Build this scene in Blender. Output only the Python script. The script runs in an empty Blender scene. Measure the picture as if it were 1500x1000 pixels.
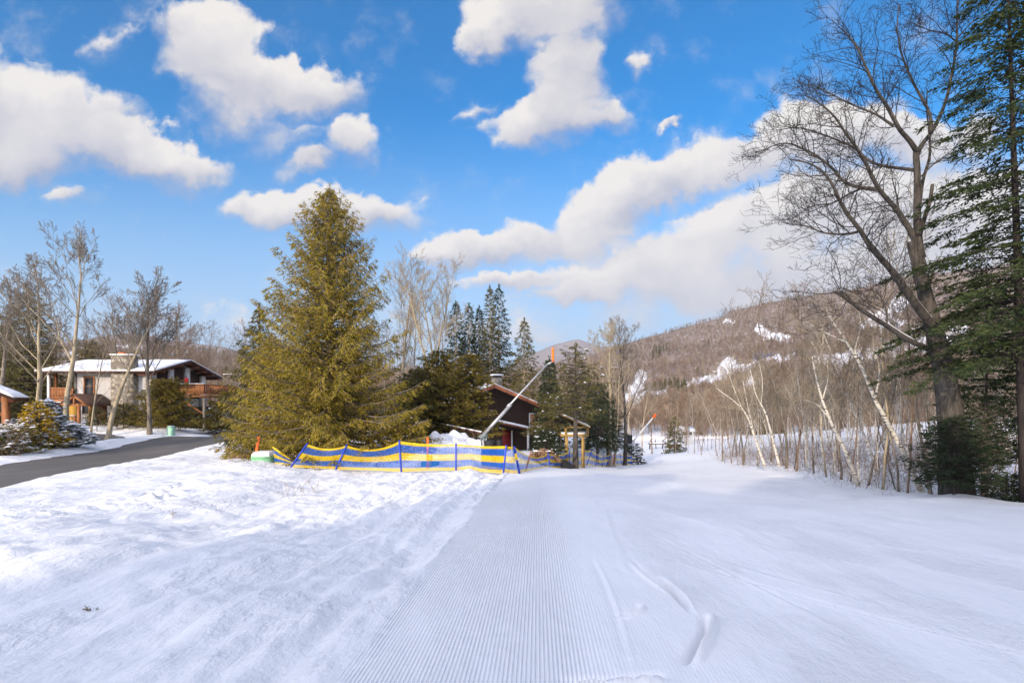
import bpy, math, random
import numpy as np
R_ = math.radians
scene = bpy.context.scene
C = scene.collection

# ------------------------------------------------------------ camera, sun, sky
CAMZ = 1.7
cam = bpy.data.cameras.new('camera'); camo = bpy.data.objects.new('camera', cam); C.objects.link(camo)
cam.sensor_width = 36.0; cam.lens = 18.0; cam.shift_y = 0.06
cam.clip_start = 0.05; cam.clip_end = 30000
camo.location = (0, 0, CAMZ); camo.rotation_euler = (R_(90), 0, 0)
scene.camera = camo
SUN_EL, SUN_AZ = 17.0, 205.0          # compass azimuth of the sun, y = north: behind the camera, to the left
SUN_STR, SKY_STR, EXPO = 2.6, 0.12, 0.68
scene.view_settings.view_transform = 'Standard'; scene.view_settings.look = 'None'
scene.view_settings.exposure = EXPO; scene.view_settings.gamma = 1.0
scene.view_settings.use_curve_mapping = False
scene.cycles.max_bounces = 6; scene.cycles.diffuse_bounces = 3; scene.cycles.transparent_max_bounces = 16
scene.cycles.volume_bounces = 0
sd = bpy.data.lights.new('sun', 'SUN'); sd.energy = SUN_STR; sd.angle = R_(0.6); sd.color = (1.0, 0.84, 0.66)
so = bpy.data.objects.new('sun', sd); C.objects.link(so)
so.rotation_euler = (R_(90 - SUN_EL), 0, R_(180 - SUN_AZ))
SUNDIR = (math.sin(R_(SUN_AZ)), math.cos(R_(SUN_AZ)))

def P(px, py, Y):
    return np.array([(px - 750) / 750 * Y, Y, CAMZ + (590 - py) / 750 * Y])
def X_(px, Y): return (px - 750) / 750 * Y

class NT:
    """small helper for node trees"""
    def __init__(s, tree): s.t = tree; s.n = tree.nodes; s.l = tree.links
    def new(s, typ, **kw):
        n = s.n.new(typ)
        for k, v in kw.items():
            if k in ('ins',):
                for a, b in v.items(): s.set(n, a, b)
            else: setattr(n, k, v)
        return n
    def set(s, n, a, b):
        sock = n.inputs[a]
        if isinstance(b, bpy.types.NodeSocket): s.l.new(b, sock)
        else: sock.default_value = b
    def math(s, op, a, b=0.0, c=0.0, clamp=False):
        n = s.n.new('ShaderNodeMath'); n.operation = op; n.use_clamp = clamp
        for i, v in enumerate((a, b, c)): s.set(n, i, v)
        return n.outputs[0]
    def mapr(s, v, a, b, c=0.0, d=1.0, smooth=True):
        n = s.n.new('ShaderNodeMapRange')
        if smooth: n.interpolation_type = 'SMOOTHSTEP'
        for i, x in enumerate((v, a, b, c, d)): s.set(n, i, x)
        return n.outputs[0]
    def mix(s, f, a, b, typ='MIX'):
        n = s.n.new('ShaderNodeMix'); n.data_type = 'RGBA'; n.blend_type = typ
        s.set(n, 0, f); 
        for i, v in ((6, a), (7, b)):
            if isinstance(v, tuple) and len(v) == 3: v = v + (1,)
            s.set(n, i, v)
        return n.outputs[2]
    def noise(s, vec, scale, detail=3.0, rough=0.55, out=0, dist=0.0):
        n = s.n.new('ShaderNodeTexNoise'); 
        if vec is not None: s.l.new(vec, n.inputs['Vector'])
        n.inputs['Scale'].default_value = scale; n.inputs['Detail'].default_value = detail
        n.inputs['Roughness'].default_value = rough; n.inputs['Distortion'].default_value = dist
        return n.outputs[out]
    def mapping(s, vec, scale=(1, 1, 1), rot=(0, 0, 0), loc=(0, 0, 0)):
        n = s.n.new('ShaderNodeMapping'); s.l.new(vec, n.inputs[0])
        n.inputs['Scale'].default_value = scale; n.inputs['Rotation'].default_value = rot; n.inputs['Location'].default_value = loc
        return n.outputs[0]

world = bpy.data.worlds.new('World'); scene.world = world; world.use_nodes = True
w = NT(world.node_tree); w.n.clear()
wout = w.new('ShaderNodeOutputWorld'); bg = w.new('ShaderNodeBackground'); bg.inputs[1].default_value = SKY_STR
w.l.new(bg.outputs[0], wout.inputs[0])
sky = w.new('ShaderNodeTexSky'); sky.sky_type = 'NISHITA'; sky.sun_disc = False
sky.sun_elevation = R_(SUN_EL); sky.sun_rotation = R_(SUN_AZ); sky.altitude = 500; sky.air_density = 1.0; sky.dust_density = 0.6; sky.ozone_density = 2.0
tc = w.new('ShaderNodeTexCoord'); sep = w.new('ShaderNodeSeparateXYZ'); w.l.new(tc.outputs['Generated'], sep.inputs[0])
ya = w.math('MAXIMUM', w.math('ABSOLUTE', sep.outputs[1]), 0.06)
zc = w.math('MAXIMUM', sep.outputs[2], -0.02)
U0 = w.math('DIVIDE', sep.outputs[0], ya); V0 = w.math('DIVIDE', zc, ya)
comb = w.new('ShaderNodeCombineXYZ'); w.l.new(U0, comb.inputs[0]); w.l.new(V0, comb.inputs[1])
warp1 = w.noise(comb.outputs[0], 5.0, 4.0, 0.55, out=1)
warp2 = w.noise(comb.outputs[0], 22.0, 4.0, 0.6, out=1)
def vm(op, a, b):
    n = w.n.new('ShaderNodeVectorMath'); n.operation = op
    for i, v in ((0, a), (1, b)): w.set(n, i, v)
    return n.outputs[0]
def vscale(a, f):
    n = w.n.new('ShaderNodeVectorMath'); n.operation = 'SCALE'; w.l.new(a, n.inputs[0]); n.inputs['Scale'].default_value = f
    return n.outputs[0]
wv = vm('ADD', vscale(vm('SUBTRACT', warp1, (0.5, 0.5, 0.5)), 0.17), vscale(vm('SUBTRACT', warp2, (0.5, 0.5, 0.5)), 0.055))
uv = vm('ADD', comb.outputs[0], wv)
CL = [ # centre px, py, radii, tilt (deg, clockwise in the view), weight
 (50,165,165,78,8,1.0),(10,225,150,48,0,1.0),(185,222,150,46,14,1.0),(275,240,85,28,5,.8),
 (300,55,85,62,25,1.0),(325,115,100,62,10,1.05),(430,118,120,44,6,1.05),(330,170,90,34,0,.55),(410,190,100,60,0,.38),
 (522,205,58,48,20,.75),(455,236,52,27,-10,.75),(105,287,58,25,0,.55),(470,312,150,40,3,1.1),(530,320,80,26,0,1.0),
 (800,25,118,58,-8,1.0),(722,58,62,28,-10,.85),(835,100,62,72,0,.95),(810,168,108,44,-8,.95),(768,200,56,36,-25,.85),(885,165,60,30,0,.8),
 (948,85,26,24,0,.5),(985,170,26,10,-30,.5),(700,150,60,18,-35,.32),(165,60,42,34,0,.35),
 (700,366,120,36,-10,1.0),(630,384,52,18,-5,.9),(960,265,130,48,-22,1.05),(880,315,90,52,-25,1.0),(1080,240,100,36,-5,.9),(1210,205,120,64,-8,1.05),(1300,205,120,46,0,.85),(1430,205,70,36,0,.6),
 (820,360,120,30,0,.75),(1010,375,270,64,-12,.62),(1160,335,240,100,0,.62),(1060,425,360,62,0,.75),(1360,330,230,160,0,.7),(752,418,82,20,-6,1.0),(860,437,110,22,0,.8),(1300,430,420,90,0,.85),(1080,478,430,48,0,.42),(760,492,260,34,0,.35),(330,470,200,22,0,.25),
 (1560,120,60,40,0,.5),(-120,120,140,80,0,.9),(1800,260,220,90,0,.9),(-380,60,200,90,0,.8),(300,-420,340,130,10,.9),(1150,-600,420,150,-10,.9),(2600,100,500,180,0,.9),(-1500,100,600,180,0,.9),(700,-2200,1200,700,0,.8)]
best = None; acc = None
for cx, cy, rx, ry, a, wt in CL:
    u, v = (cx - 750) / 750, (590 - cy) / 750
    m = w.n.new('ShaderNodeMapping'); m.vector_type = 'TEXTURE'
    if best is None: w.l.new(uv, m.inputs[0])
    else:                     # chain the blobs, so that the shader evaluates them one after the other
        ch = w.n.new('ShaderNodeVectorMath'); ch.operation = 'MULTIPLY_ADD'; w.l.new(best, ch.inputs[0]); ch.inputs[1].default_value = (1e-6,) * 3; w.l.new(uv, ch.inputs[2]); w.l.new(ch.outputs[0], m.inputs[0])
    m.inputs['Location'].default_value = (u, v, 0); m.inputs['Rotation'].default_value = (0, 0, R_(-a))
    m.inputs['Scale'].default_value = (rx / 750 * 1.22, ry / 750 * 1.22, 1e6)
    ln = w.n.new('ShaderNodeVectorMath'); ln.operation = 'LENGTH'; w.l.new(m.outputs[0], ln.inputs[0])
    dt = w.n.new('ShaderNodeVectorMath'); dt.operation = 'DOT_PRODUCT'; w.l.new(m.outputs[0], dt.inputs[0]); dt.inputs[1].default_value = (-.25, .95, 0)
    d = w.math('MULTIPLY', w.math('SUBTRACT', 1.0, ln.outputs['Value'], clamp=True), wt)
    if best is None: best = d; acc = w.math('MULTIPLY', d, dt.outputs['Value']); tot = d
    else:
        n = w.n.new('ShaderNodeMath'); n.operation = 'SMOOTH_MAX'; w.l.new(best, n.inputs[0]); w.l.new(d, n.inputs[1]); n.inputs[2].default_value = 0.12
        best = n.outputs[0]; acc = w.math('MULTIPLY_ADD', d, dt.outputs['Value'], acc); tot = w.math('ADD', tot, d)
d0 = best
tilt = w.math('DIVIDE', acc, w.math('MAXIMUM', tot, 0.05))
fine = w.noise(comb.outputs[0], 9.0, 7.0, 0.62)
dn = w.math('ADD', d0, w.math('MULTIPLY', w.math('SUBTRACT', fine, 0.5), 0.75))
lit = w.math('ADD', w.math('MULTIPLY', tilt, 1.1), 0.54)
lit = w.math('ADD', lit, w.math('MULTIPLY', w.math('SUBTRACT', fine, 0.5), 0.8), clamp=True)
side = w.mapr(tilt, -0.5, 0.35, 0.82, 0.32)
alpha = w.mapr(dn, 0.09, side)
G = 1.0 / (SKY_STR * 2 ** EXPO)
ccol = w.mix(lit, (0.44 * G, 0.46 * G, 0.58 * G), (0.94 * G, 0.89 * G, 0.84 * G))
hs = w.new('ShaderNodeHueSaturation'); w.l.new(sky.outputs[0], hs.inputs['Color']); hs.inputs['Saturation'].default_value = 1.5; hs.inputs['Hue'].default_value = 0.502; hs.inputs['Value'].default_value = 1.2
elev = w.mapr(V0, 0.02, 0.62, 0.0, 1.0)
pale = w.mix(w.mapr(V0, 0.0, 0.6, 0.95, 0.0), hs.outputs[0], (0.44 * G, 0.62 * G, 0.88 * G))
skyc = w.mix(w.math('MULTIPLY', alpha, 0.97), pale, ccol)
# unseen bright cloud overhead and behind the camera, added to fill the shade
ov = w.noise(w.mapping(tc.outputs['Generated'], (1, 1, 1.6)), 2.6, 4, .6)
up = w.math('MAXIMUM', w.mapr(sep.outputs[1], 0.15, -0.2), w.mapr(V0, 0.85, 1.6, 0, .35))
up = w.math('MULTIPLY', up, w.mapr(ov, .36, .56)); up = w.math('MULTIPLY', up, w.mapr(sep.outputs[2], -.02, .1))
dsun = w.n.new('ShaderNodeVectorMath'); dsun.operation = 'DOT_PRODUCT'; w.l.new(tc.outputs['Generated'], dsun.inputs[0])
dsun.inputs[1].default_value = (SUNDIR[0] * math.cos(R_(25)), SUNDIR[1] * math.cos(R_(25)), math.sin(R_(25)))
fill_gain = w.mapr(dsun.outputs['Value'], .1, 1.0, .9, 3.0)  # added cloud fill is strongest towards the sun
gc = w.n.new('ShaderNodeVectorMath'); gc.operation = 'SCALE'; gc.inputs[0].default_value = (0.90 * G, 0.88 * G, 0.99 * G); w.l.new(fill_gain, gc.inputs['Scale'])
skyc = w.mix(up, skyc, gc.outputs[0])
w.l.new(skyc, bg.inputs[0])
world.cycles.sampling_method = 'MANUAL'; world.cycles.sample_map_resolution = 512

# ------------------------------------------------------------ noise, terrain
def vnoise(x, y, seed=0):
    x = np.asarray(x, float); y = np.asarray(y, float)
    xi = np.floor(x).astype(np.int64); yi = np.floor(y).astype(np.int64); fx = x - xi; fy = y - yi
    def h(a, b):
        v = (a * 374761393 + b * 668265263 + seed * 974711) & 0xffffffff
        v = ((v ^ (v >> 13)) * 1274126177) & 0xffffffff
        return ((v ^ (v >> 16)) & 0xffff) / 65535.0
    sx = fx * fx * (3 - 2 * fx); sy = fy * fy * (3 - 2 * fy)
    a = h(xi, yi) * (1 - sx) + h(xi + 1, yi) * sx; b = h(xi, yi + 1) * (1 - sx) + h(xi + 1, yi + 1) * sx
    return a * (1 - sy) + b * sy - 0.5
def fbm(x, y, o=4, seed=0, g=0.5):
    s = 0; a = 1.0
    for i in range(o):
        s = s + a * vnoise(x * 2 ** i + 17.3 * i, y * 2 ** i - 9.1 * i, seed + i); a *= g
    return s
def sstep(x, a, b):
    t = np.clip((np.asarray(x, float) - a) / (b - a), 0, 1); return t * t * (3 - 2 * t)

def zz(py, Y): return CAMZ + (590 - py) / 750 * Y
CTRL = []
for px, z in ((-350, -.15), (200, -.12), (700, 0), (850, 0), (1300, -.05), (1850, 0)): CTRL.append((px, 3.0, z))
for px, z in ((-350, -.3), (0, -.32), (300, -.33), (620, -.2), (700, -.12), (820, -.1), (1200, -.16), (1850, -.2)): CTRL.append((px, 6.5, z))
for px, z in ((-350, -.5), (0, -.45), (250, -.6), (450, -.72), (600, -.62), (700, -.42), (850, -.4), (1200, -.5), (1500, -.6), (1900, -.7)): CTRL.append((px, 11.0, z))
for px, py, Y in ((0,715,15.6),(0,678,23),(150,683,21.8),(150,655,32),(360,642,40),(360,627,57),(-300,690,22),(250,690,18),(-350,650,32),
                  (100,636,36),(200,630,42),(250,627,45),(330,612,60),(0,625,50),(-300,620,50),(420,672,24),(480,664,26),
                  (426,684,20),(508,690,20),(588,688,20),(668,688,20),(740,692,20),(790,695,20.5),(850,700,20),(950,703,20),(1100,712,20),(1250,726,17.5),
                  (640,655,26),(700,662,28),(768,686,23),(806,685,27),(834,683.5,33),(860,681,36),(885,682.5,45),(899,681,48),(938,679,58),
                  (750,660,41),(835,664,31),(865,657,38),(895,657,46),(925,672,62),(700,640,60),(600,625,60),(450,615,60),(800,640,60),(870,650,65),
                  (960,664,90),(955,652,125),(950,642,165),(1000,668,62),(1020,655,95),(1100,685,34),(1200,700,23),(1300,722,18),(1400,726,16),(1500,732,15.6),(1700,745,15),(1950,760,15),
                  (1250,655,45),(1300,635,70),(1150,655,60),(1060,655,85),(1500,690,24),(1400,660,40),(1500,640,60),(1700,640,60),(1400,615,120),(1100,640,130),(1850,640,60),
                  (1000,690,35),(1050,700,26),(930,690,40),(980,680,50),
                  (200,600,110),(0,600,110),(-300,600,110),(500,602,110),(700,612,110),(850,625,110),(950,640,300),(1300,620,300),(500,600,300),(0,590,300),(-350,590,300),(1800,600,300)):
    CTRL.append((px, Y, float(zz(py, Y))))
LEFT_ONLY = {(640,26),(700,28),(750,41),(835,31),(865,38),(895,46),(700,60),(600,60),(450,60),(800,60),(870,65),(850,110),(700,110)}
RIGHT_ONLY = {(768,23),(806,27),(834,33),(860,36),(885,45),(899,48),(938,58),(925,62),(960,90),(955,125),(950,165),(1000,62),(1020,95),(1060,85),(1050,80),(1000,35),(930,40),(980,50),(1050,26)}
CTRL = np.array(CTRL)
def tdom(px, Y): return np.stack([px / 750.0 - 1.0, 0.8 * np.log(Y)], -1)
def tps_k(r2): return np.where(r2 > 1e-12, r2 * np.log(r2 + 1e-12), 0.0)
def tps_fit(c):
    d = tdom(c[:, 0], c[:, 1]); n = len(d); K = tps_k(((d[:, None] - d[None]) ** 2).sum(-1)) + np.eye(n) * 0.0012
    Pm = np.concatenate([np.ones((n, 1)), d], 1); A = np.block([[K, Pm], [Pm.T, np.zeros((3, 3))]])
    return d, np.linalg.solve(A, np.concatenate([c[:, 2], np.zeros(3)]))
_key = [(int(c[0]), int(c[1])) for c in CTRL]
FIT_R = tps_fit(CTRL[[k not in LEFT_ONLY for k in _key]]); FIT_L = tps_fit(CTRL[[k not in RIGHT_ONLY for k in _key]])
def tps_eval(fit, q):
    d, W = fit; n = len(d); out = np.empty(len(q))
    for i in range(0, len(q), 40000):
        s = q[i:i + 40000]; out[i:i + 40000] = tps_k(((s[:, None] - d[None]) ** 2).sum(-1)) @ W[:n] + W[n] + s @ W[n + 1:]
    return out
_fx = np.array([(761,20.3),(770,23),(806,27),(834,33),(860,36),(872,40),(888,44),(898,48),(909,52),(924,55),(937,58),(938,75),(925,110),(915,170),(915,300)]); 
def base_z(X, Y):
    X = np.atleast_1d(np.asarray(X, float)); Y = np.atleast_1d(np.asarray(Y, float))
    Yc = np.clip(Y, 2.6, 300); u = np.clip(X / Yc, -1.5, 1.5); q = tdom(750 * (u + 1), Yc)
    xf = np.interp(Yc, _fx[:, 1], X_(_fx[:, 0], _fx[:, 1])); wd = 1.8 + .03 * np.maximum(Yc - 40, 0)
    wl = sstep(xf - X, .25, .25 + wd) * sstep(Yc, 19.5, 22)
    zr_ = tps_eval(FIT_R, q); zl_ = tps_eval(FIT_L, q)
    return zr_ * (1 - wl) + zl_ * wl
# road: centre line and half width, in metres
ROADN = np.array([(-13.2, 8.0), (-14.6, 12.0), (-15.6, 15.6), (-17.4, 21.8), (-19.3, 30.0), (-20.6, 40.0), (-20.0, 52.0), (-15.0, 66.0)])
ROADF = np.array([(-20.6, 13.0), (-21.8, 18.0), (-23.0, 23.0), (-24.3, 27.5), (-25.8, 34.5), (-27.0, 44.0), (-28.6, 57.0), (-26.0, 76.0)])
ROADC = (ROADN + ROADF) / 2; ROADH = np.linalg.norm(ROADN - ROADF, axis=1) / 2 * 0.93
def resample(a, n):
    d = np.concatenate([[0], np.cumsum(np.linalg.norm(np.diff(a, axis=0), axis=1))]); t = np.linspace(0, d[-1], n)
    return np.stack([np.interp(t, d, a[:, k]) for k in range(a.shape[1])], -1)
_rd = resample(np.concatenate([ROADC, ROADH[:, None]], 1), 60)
_n2 = resample(ROADN, 90); _f2 = resample(ROADF, 90)
def seg_dist(X, Y, line):
    best = np.full(len(X), 1e9); 
    for a, b in zip(line[:-1], line[1:]):
        ab = b - a; t = np.clip(((X - a[0]) * ab[0] + (Y - a[1]) * ab[1]) / (ab @ ab), 0, 1)
        best = np.minimum(best, np.hypot(X - a[0] - t * ab[0], Y - a[1] - t * ab[1]))
    return best
def in_poly(X, Y, poly):
    ins = np.zeros(len(X), bool); j = len(poly) - 1
    for i in range(len(poly)):
        xi, yi = poly[i]; xj, yj = poly[j]
        c = ((yi > Y) != (yj > Y)) & (X < (xj - xi) * (Y - yi) / (yj - yi + 1e-12) + xi); ins ^= c; j = i
    return ins
ROADP = np.concatenate([ROADN, ROADF[::-1]])
DRIVEP = np.array([(-28.2,29.5),(-26.5,33.0),(-26.3,36.0),(-29.0,38.5),(-33.0,38.8),(-36.5,37.2),(-40,34),(-38,32.5),(-33,35.6),(-29.8,34.0)])
LANE_W = 0.05
def lane_s(X, Y): return X - LANE_W * Y
MOUNDS = [(-3.6,26.0,1.8,1.2,.55),(-2.2,27.0,2.2,1.2,.5),(-.3,26.0,1.5,.9,.25),(-29,40.5,3,1.2,.5),(-35,39.8,2.5,1,.55),(-24.5,60,4,2,.4),
          (-18.6,44,2,4,.25),(-15.5,33,2,3,.2)]
def gz(X, Y, fine=True):
    X = np.atleast_1d(np.asarray(X, float)); Y = np.atleast_1d(np.asarray(Y, float))
    z = base_z(X, Y)
    rough = np.clip(1 - np.abs(X) / 400, 0, 1)
    nr = (X > -60) & (X < 5) & (Y > 2) & (Y < 90)
    dr = np.full(len(X), 99.0); nearside = 1 - sstep(X - np.interp(Y, ROADC[:, 1], ROADC[:, 0]), -1, 1)
    if nr.any():
        d = seg_dist(X[nr], Y[nr], _n2[::3]); d = np.minimum(d, seg_dist(X[nr], Y[nr], _f2[::3]))
        ins = in_poly(X[nr], Y[nr], ROADP); d = np.where(ins, -d, d)
        dr[nr] = d
        z = z - 0.07 * (1 - sstep(dr, -0.35, 0.05)) + (0.03 + .12 * nearside) * sstep(dr, -0.05, 0.5) * (1 - sstep(dr, 0.8, 2.4)) * (1 + 2.2 * vnoise(X * .7, Y * .7, 5))
        di = in_poly(X, Y, DRIVEP); dd = np.full(len(X), 9.0); dd[nr] = seg_dist(X[nr], Y[nr], np.vstack([DRIVEP, DRIVEP[:1]])); dd = np.where(di, -dd, dd)
        z = z - 0.09 * (1 - sstep(dd, -0.25, 0.05))
        dr = np.minimum(dr, dd)
    for mx, my, rx, ry, h in MOUNDS:
        q = ((X - mx) / rx) ** 2 + ((Y - my) / ry) ** 2
        z = z + h * np.exp(-q) * (1 + 0.8 * vnoise(X * 2, Y * 2, 3))
    if fine:
        s = lane_s(X, Y); off = sstep(dr, 0.0, 0.6)
        ledge = -1.22 + 0.16 * fbm(X * .0, Y * .9, 3, 77)
        left = 1 - sstep(s, ledge - 0.28, ledge)                  # ungroomed snow left of the lane
        near = 1 - sstep(Y, 24, 60)
        right = sstep(s, 9, 14)
        z = z - 0.05 * left * near * sstep(s, -9, -1.5)
        z = z + 0.035 * np.exp(-((s - ledge + .12) / .12) ** 2) * near * (0.6 + 1.6 * vnoise(Y * 2.2, s * 2.2, 8))
        lump = 0.22 * fbm(s * .45, Y * .3, 2, 11) + 0.075 * fbm(s * 1.9, Y * .8, 3, 21) + 0.035 * fbm(s * 4.5, Y * 2.2, 3, 31)
        lump = lump + 0.07 * fbm(X * 1.1, Y * .9, 3, 141) + 0.11 * np.maximum(0, vnoise(X * 5, Y * 4, 142) - .3) * sstep(vnoise(X * .5, Y * .4, 143), -.05, .2) - .10 * np.maximum(0, vnoise(X * 1.7, Y * 1.2, 144) - .28)
        lump = lump + 0.10 * np.maximum(0, fbm(s * 3.0, Y * .6, 3, 41) - .15)
        z = z + lump * left * near * off * (0.25 + 0.75 * sstep(Y, 2.0, 5))
        z = z + (0.03 * fbm(X * .25, Y * .2, 3, 51) + 0.006 * fbm(s * 3, Y * .6, 3, 61)) * (1 - left) * near
        z = z + 0.5 * fbm(X * .12, Y * .12, 4, 71) * sstep(Y, 40, 90) * (1 - sstep(X + .45 * Y, 0, 12) * (1 - sstep(X - .4 * Y, 0, 10)))
        rw = sstep(X - 0.36 * Y - 2, 0, 3) * sstep(Y, 10, 16)
        z = z + 0.22 * fbm(X * .6, Y * .6, 4, 81) * rw
        eg = s + .02 * vnoise(Y * 3, Y * 0, 4)
        lm = sstep(eg, ledge - .02, ledge + .06) * (1 - sstep(s, .0, .75)) + .15 * sstep(s, .0, .75) * (1 - sstep(s, 1.15, 1.7)) * sstep(vnoise(s * 1.5, Y * .25, 14), -.2, .2)
        gro = (.5 - .5 * np.cos(2 * np.pi * s / .029)) ** .6
        z = z + .0045 * gro * lm * (1 - sstep(Y, 9, 13)) * (.7 + .6 * vnoise(X * 2, Y * .8, 15)) 
        z = z + .012 * np.maximum(0, vnoise(X * 9, Y * 9, 16) - .28) * near * (1 - left)
        # old tracks running up the slope left of the lane
        for s0, dep, wd in ((-1.75, .05, .16), (-2.2, .035, .12), (-3.1, .06, .2), (-3.9, .04, .15), (-5.4, .05, .25)):
            c = s + 0.02 * (Y - 8) ** 1 * (0.3 + .1 * s0) - s0 - 0.18 * vnoise(Y * .4, Y * 0 + s0, 9)
            z = z + dep * near * left * (-np.exp(-(c / wd) ** 2) + .8 * np.exp(-((c - wd * 1.8) / wd) ** 2)) * (1 - sstep(Y, 16, 20)) * sstep(dr, 1, 3)
        # footprints between the track and the road
        for i in range(22):
            t = i / 21; fx = -9.3 + 1.0 * math.sin(t * 3) - 0.6 * t + (0.13 if i % 2 else -.13); fy = 9.2 + t * 6.0
            q = ((X - fx) / .13) ** 2 + ((Y - fy) / .2) ** 2
            m = q < 9
            z[m] += (-0.13 * np.exp(-q[m] ** 1.5) + 0.05 * np.exp(-((np.sqrt(q[m]) - 1.5) / .4) ** 2))
        # ski edges cut into the groomed snow
        for (x0, y0), (x1, y1), dep, wd in (((1.16, 3.42), (1.60, 4.2), .12, .034), ((1.5, 4.3), (1.42, 5.2), .07, .026), ((.85, 4.15), (1.1, 4.4), .05, .03), ((1.38, 5.7), (1.5, 4.7), .03, .04), ((.75, 3.3), (.9, 5.8), .008, .03), ((1.9, 7.5), (2.6, 4.2), .012, .03), ((1.75, 6.0), (3.9, 3.2), .012, .025), ((3.5, 8.5), (6.5, 5.2), .014, .04), ((2.2, 12), (3.4, 6.5), .012, .05),
                                            ((.3, 3.12), (.95, 3.22), .08, .04), ((2.0, 6.6), (3.3, 4.6), .006, .05), ((2.4, 7.5), (4.4, 5.2), .006, .04), ((1.2, 9.5), (.4, 6.0), .005, .05), ((1.9, 10), (1.3, 5.4), .006, .06)):
            ax, ay = x1 - x0, y1 - y0; L2 = ax * ax + ay * ay; L = math.sqrt(L2)
            t = ((X - x0) * ax + (Y - y0) * ay) / L2; m = (t > -.1) & (t < 1.1)
            cc = ((X - x0) * ay - (Y - y0) * ax) / L - 0.035 * np.sin(np.clip(t, 0, 1) * 3.1)
            env = sstep(t, -.1, .25) * (1 - sstep(t, .8, 1.1))
            z = z + np.where(m, dep * env * (-np.exp(-(cc / wd) ** 2) + .9 * np.exp(-((cc - wd * 1.5) / (wd * .7)) ** 2)), 0)
    return z
def g1(X, Y): return float(gz([X], [Y])[0])

# ------------------------------------------------------------ objects helpers
def meta(o, label=None, cat=None, group=None, kind=None):
    if label: o['label'] = label
    if cat: o['category'] = cat
    if group: o['group'] = group
    if kind: o['kind'] = kind
    return o
def mk(name, V, F, mat, parent=None, smooth=False, uv=None, loc=None):
    """one mesh object from numpy vertices and an (n,k) face array or a list of them"""
    me = bpy.data.meshes.new(name)
    V = np.asarray(V, np.float32)
    Fs = F if isinstance(F, list) else [F]
    Fs = [np.asarray(f, np.int32) for f in Fs if len(f)]
    me.vertices.add(len(V)); me.vertices.foreach_set('co', V.ravel())
    nl = sum(f.size for f in Fs); nf = sum(len(f) for f in Fs)
    me.loops.add(nl); me.polygons.add(nf)
    me.loops.foreach_set('vertex_index', np.concatenate([f.ravel() for f in Fs]))
    tot = np.concatenate([np.full(len(f), f.shape[1], np.int32) for f in Fs])
    st = np.concatenate([[0], np.cumsum(tot)[:-1]]).astype(np.int32)
    me.polygons.foreach_set('loop_start', st); 
    try: me.polygons.foreach_set('loop_total', tot)
    except Exception: pass
    if smooth: me.polygons.foreach_set('use_smooth', np.ones(nf, bool))
    if uv is not None:
        ul = me.uv_layers.new(name='UVMap'); idx = np.concatenate([f.ravel() for f in Fs])
        ul.data.foreach_set('uv', np.asarray(uv, np.float32)[idx].ravel())
    me.update(calc_edges=True); me.validate()
    if mat: me.materials.append(mat)
    o = bpy.data.objects.new(name, me); C.objects.link(o)
    if parent: o.parent = parent
    if loc is not None: o.location = loc
    return o
def empty(name, loc, label, cat, group=None, rz=0.0):
    o = bpy.data.objects.new(name, None); C.objects.link(o); o.location = tuple(float(v) for v in loc); o.rotation_euler = (0, 0, rz)
    o.empty_display_size = 0.2
    return meta(o, label, cat, group)
def dup(root, loc, rz=0.0, scale=1.0, label=None, group=None):
    r = root.copy(); C.objects.link(r); r.location = tuple(float(v) for v in loc); r.rotation_euler = (0, 0, rz)
    r.scale = (scale,) * 3 if not isinstance(scale, tuple) else scale
    if label: r['label'] = label
    if group: r['group'] = group
    for ch in list(root.children):
        c = ch.copy(); C.objects.link(c); c.parent = r
        for g in ch.children:
            d = g.copy(); C.objects.link(d); d.parent = c
    return r
BOXF = np.array([(0,3,2,1),(4,5,6,7),(0,1,5,4),(1,2,6,5),(2,3,7,6),(3,0,4,7)])
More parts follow.
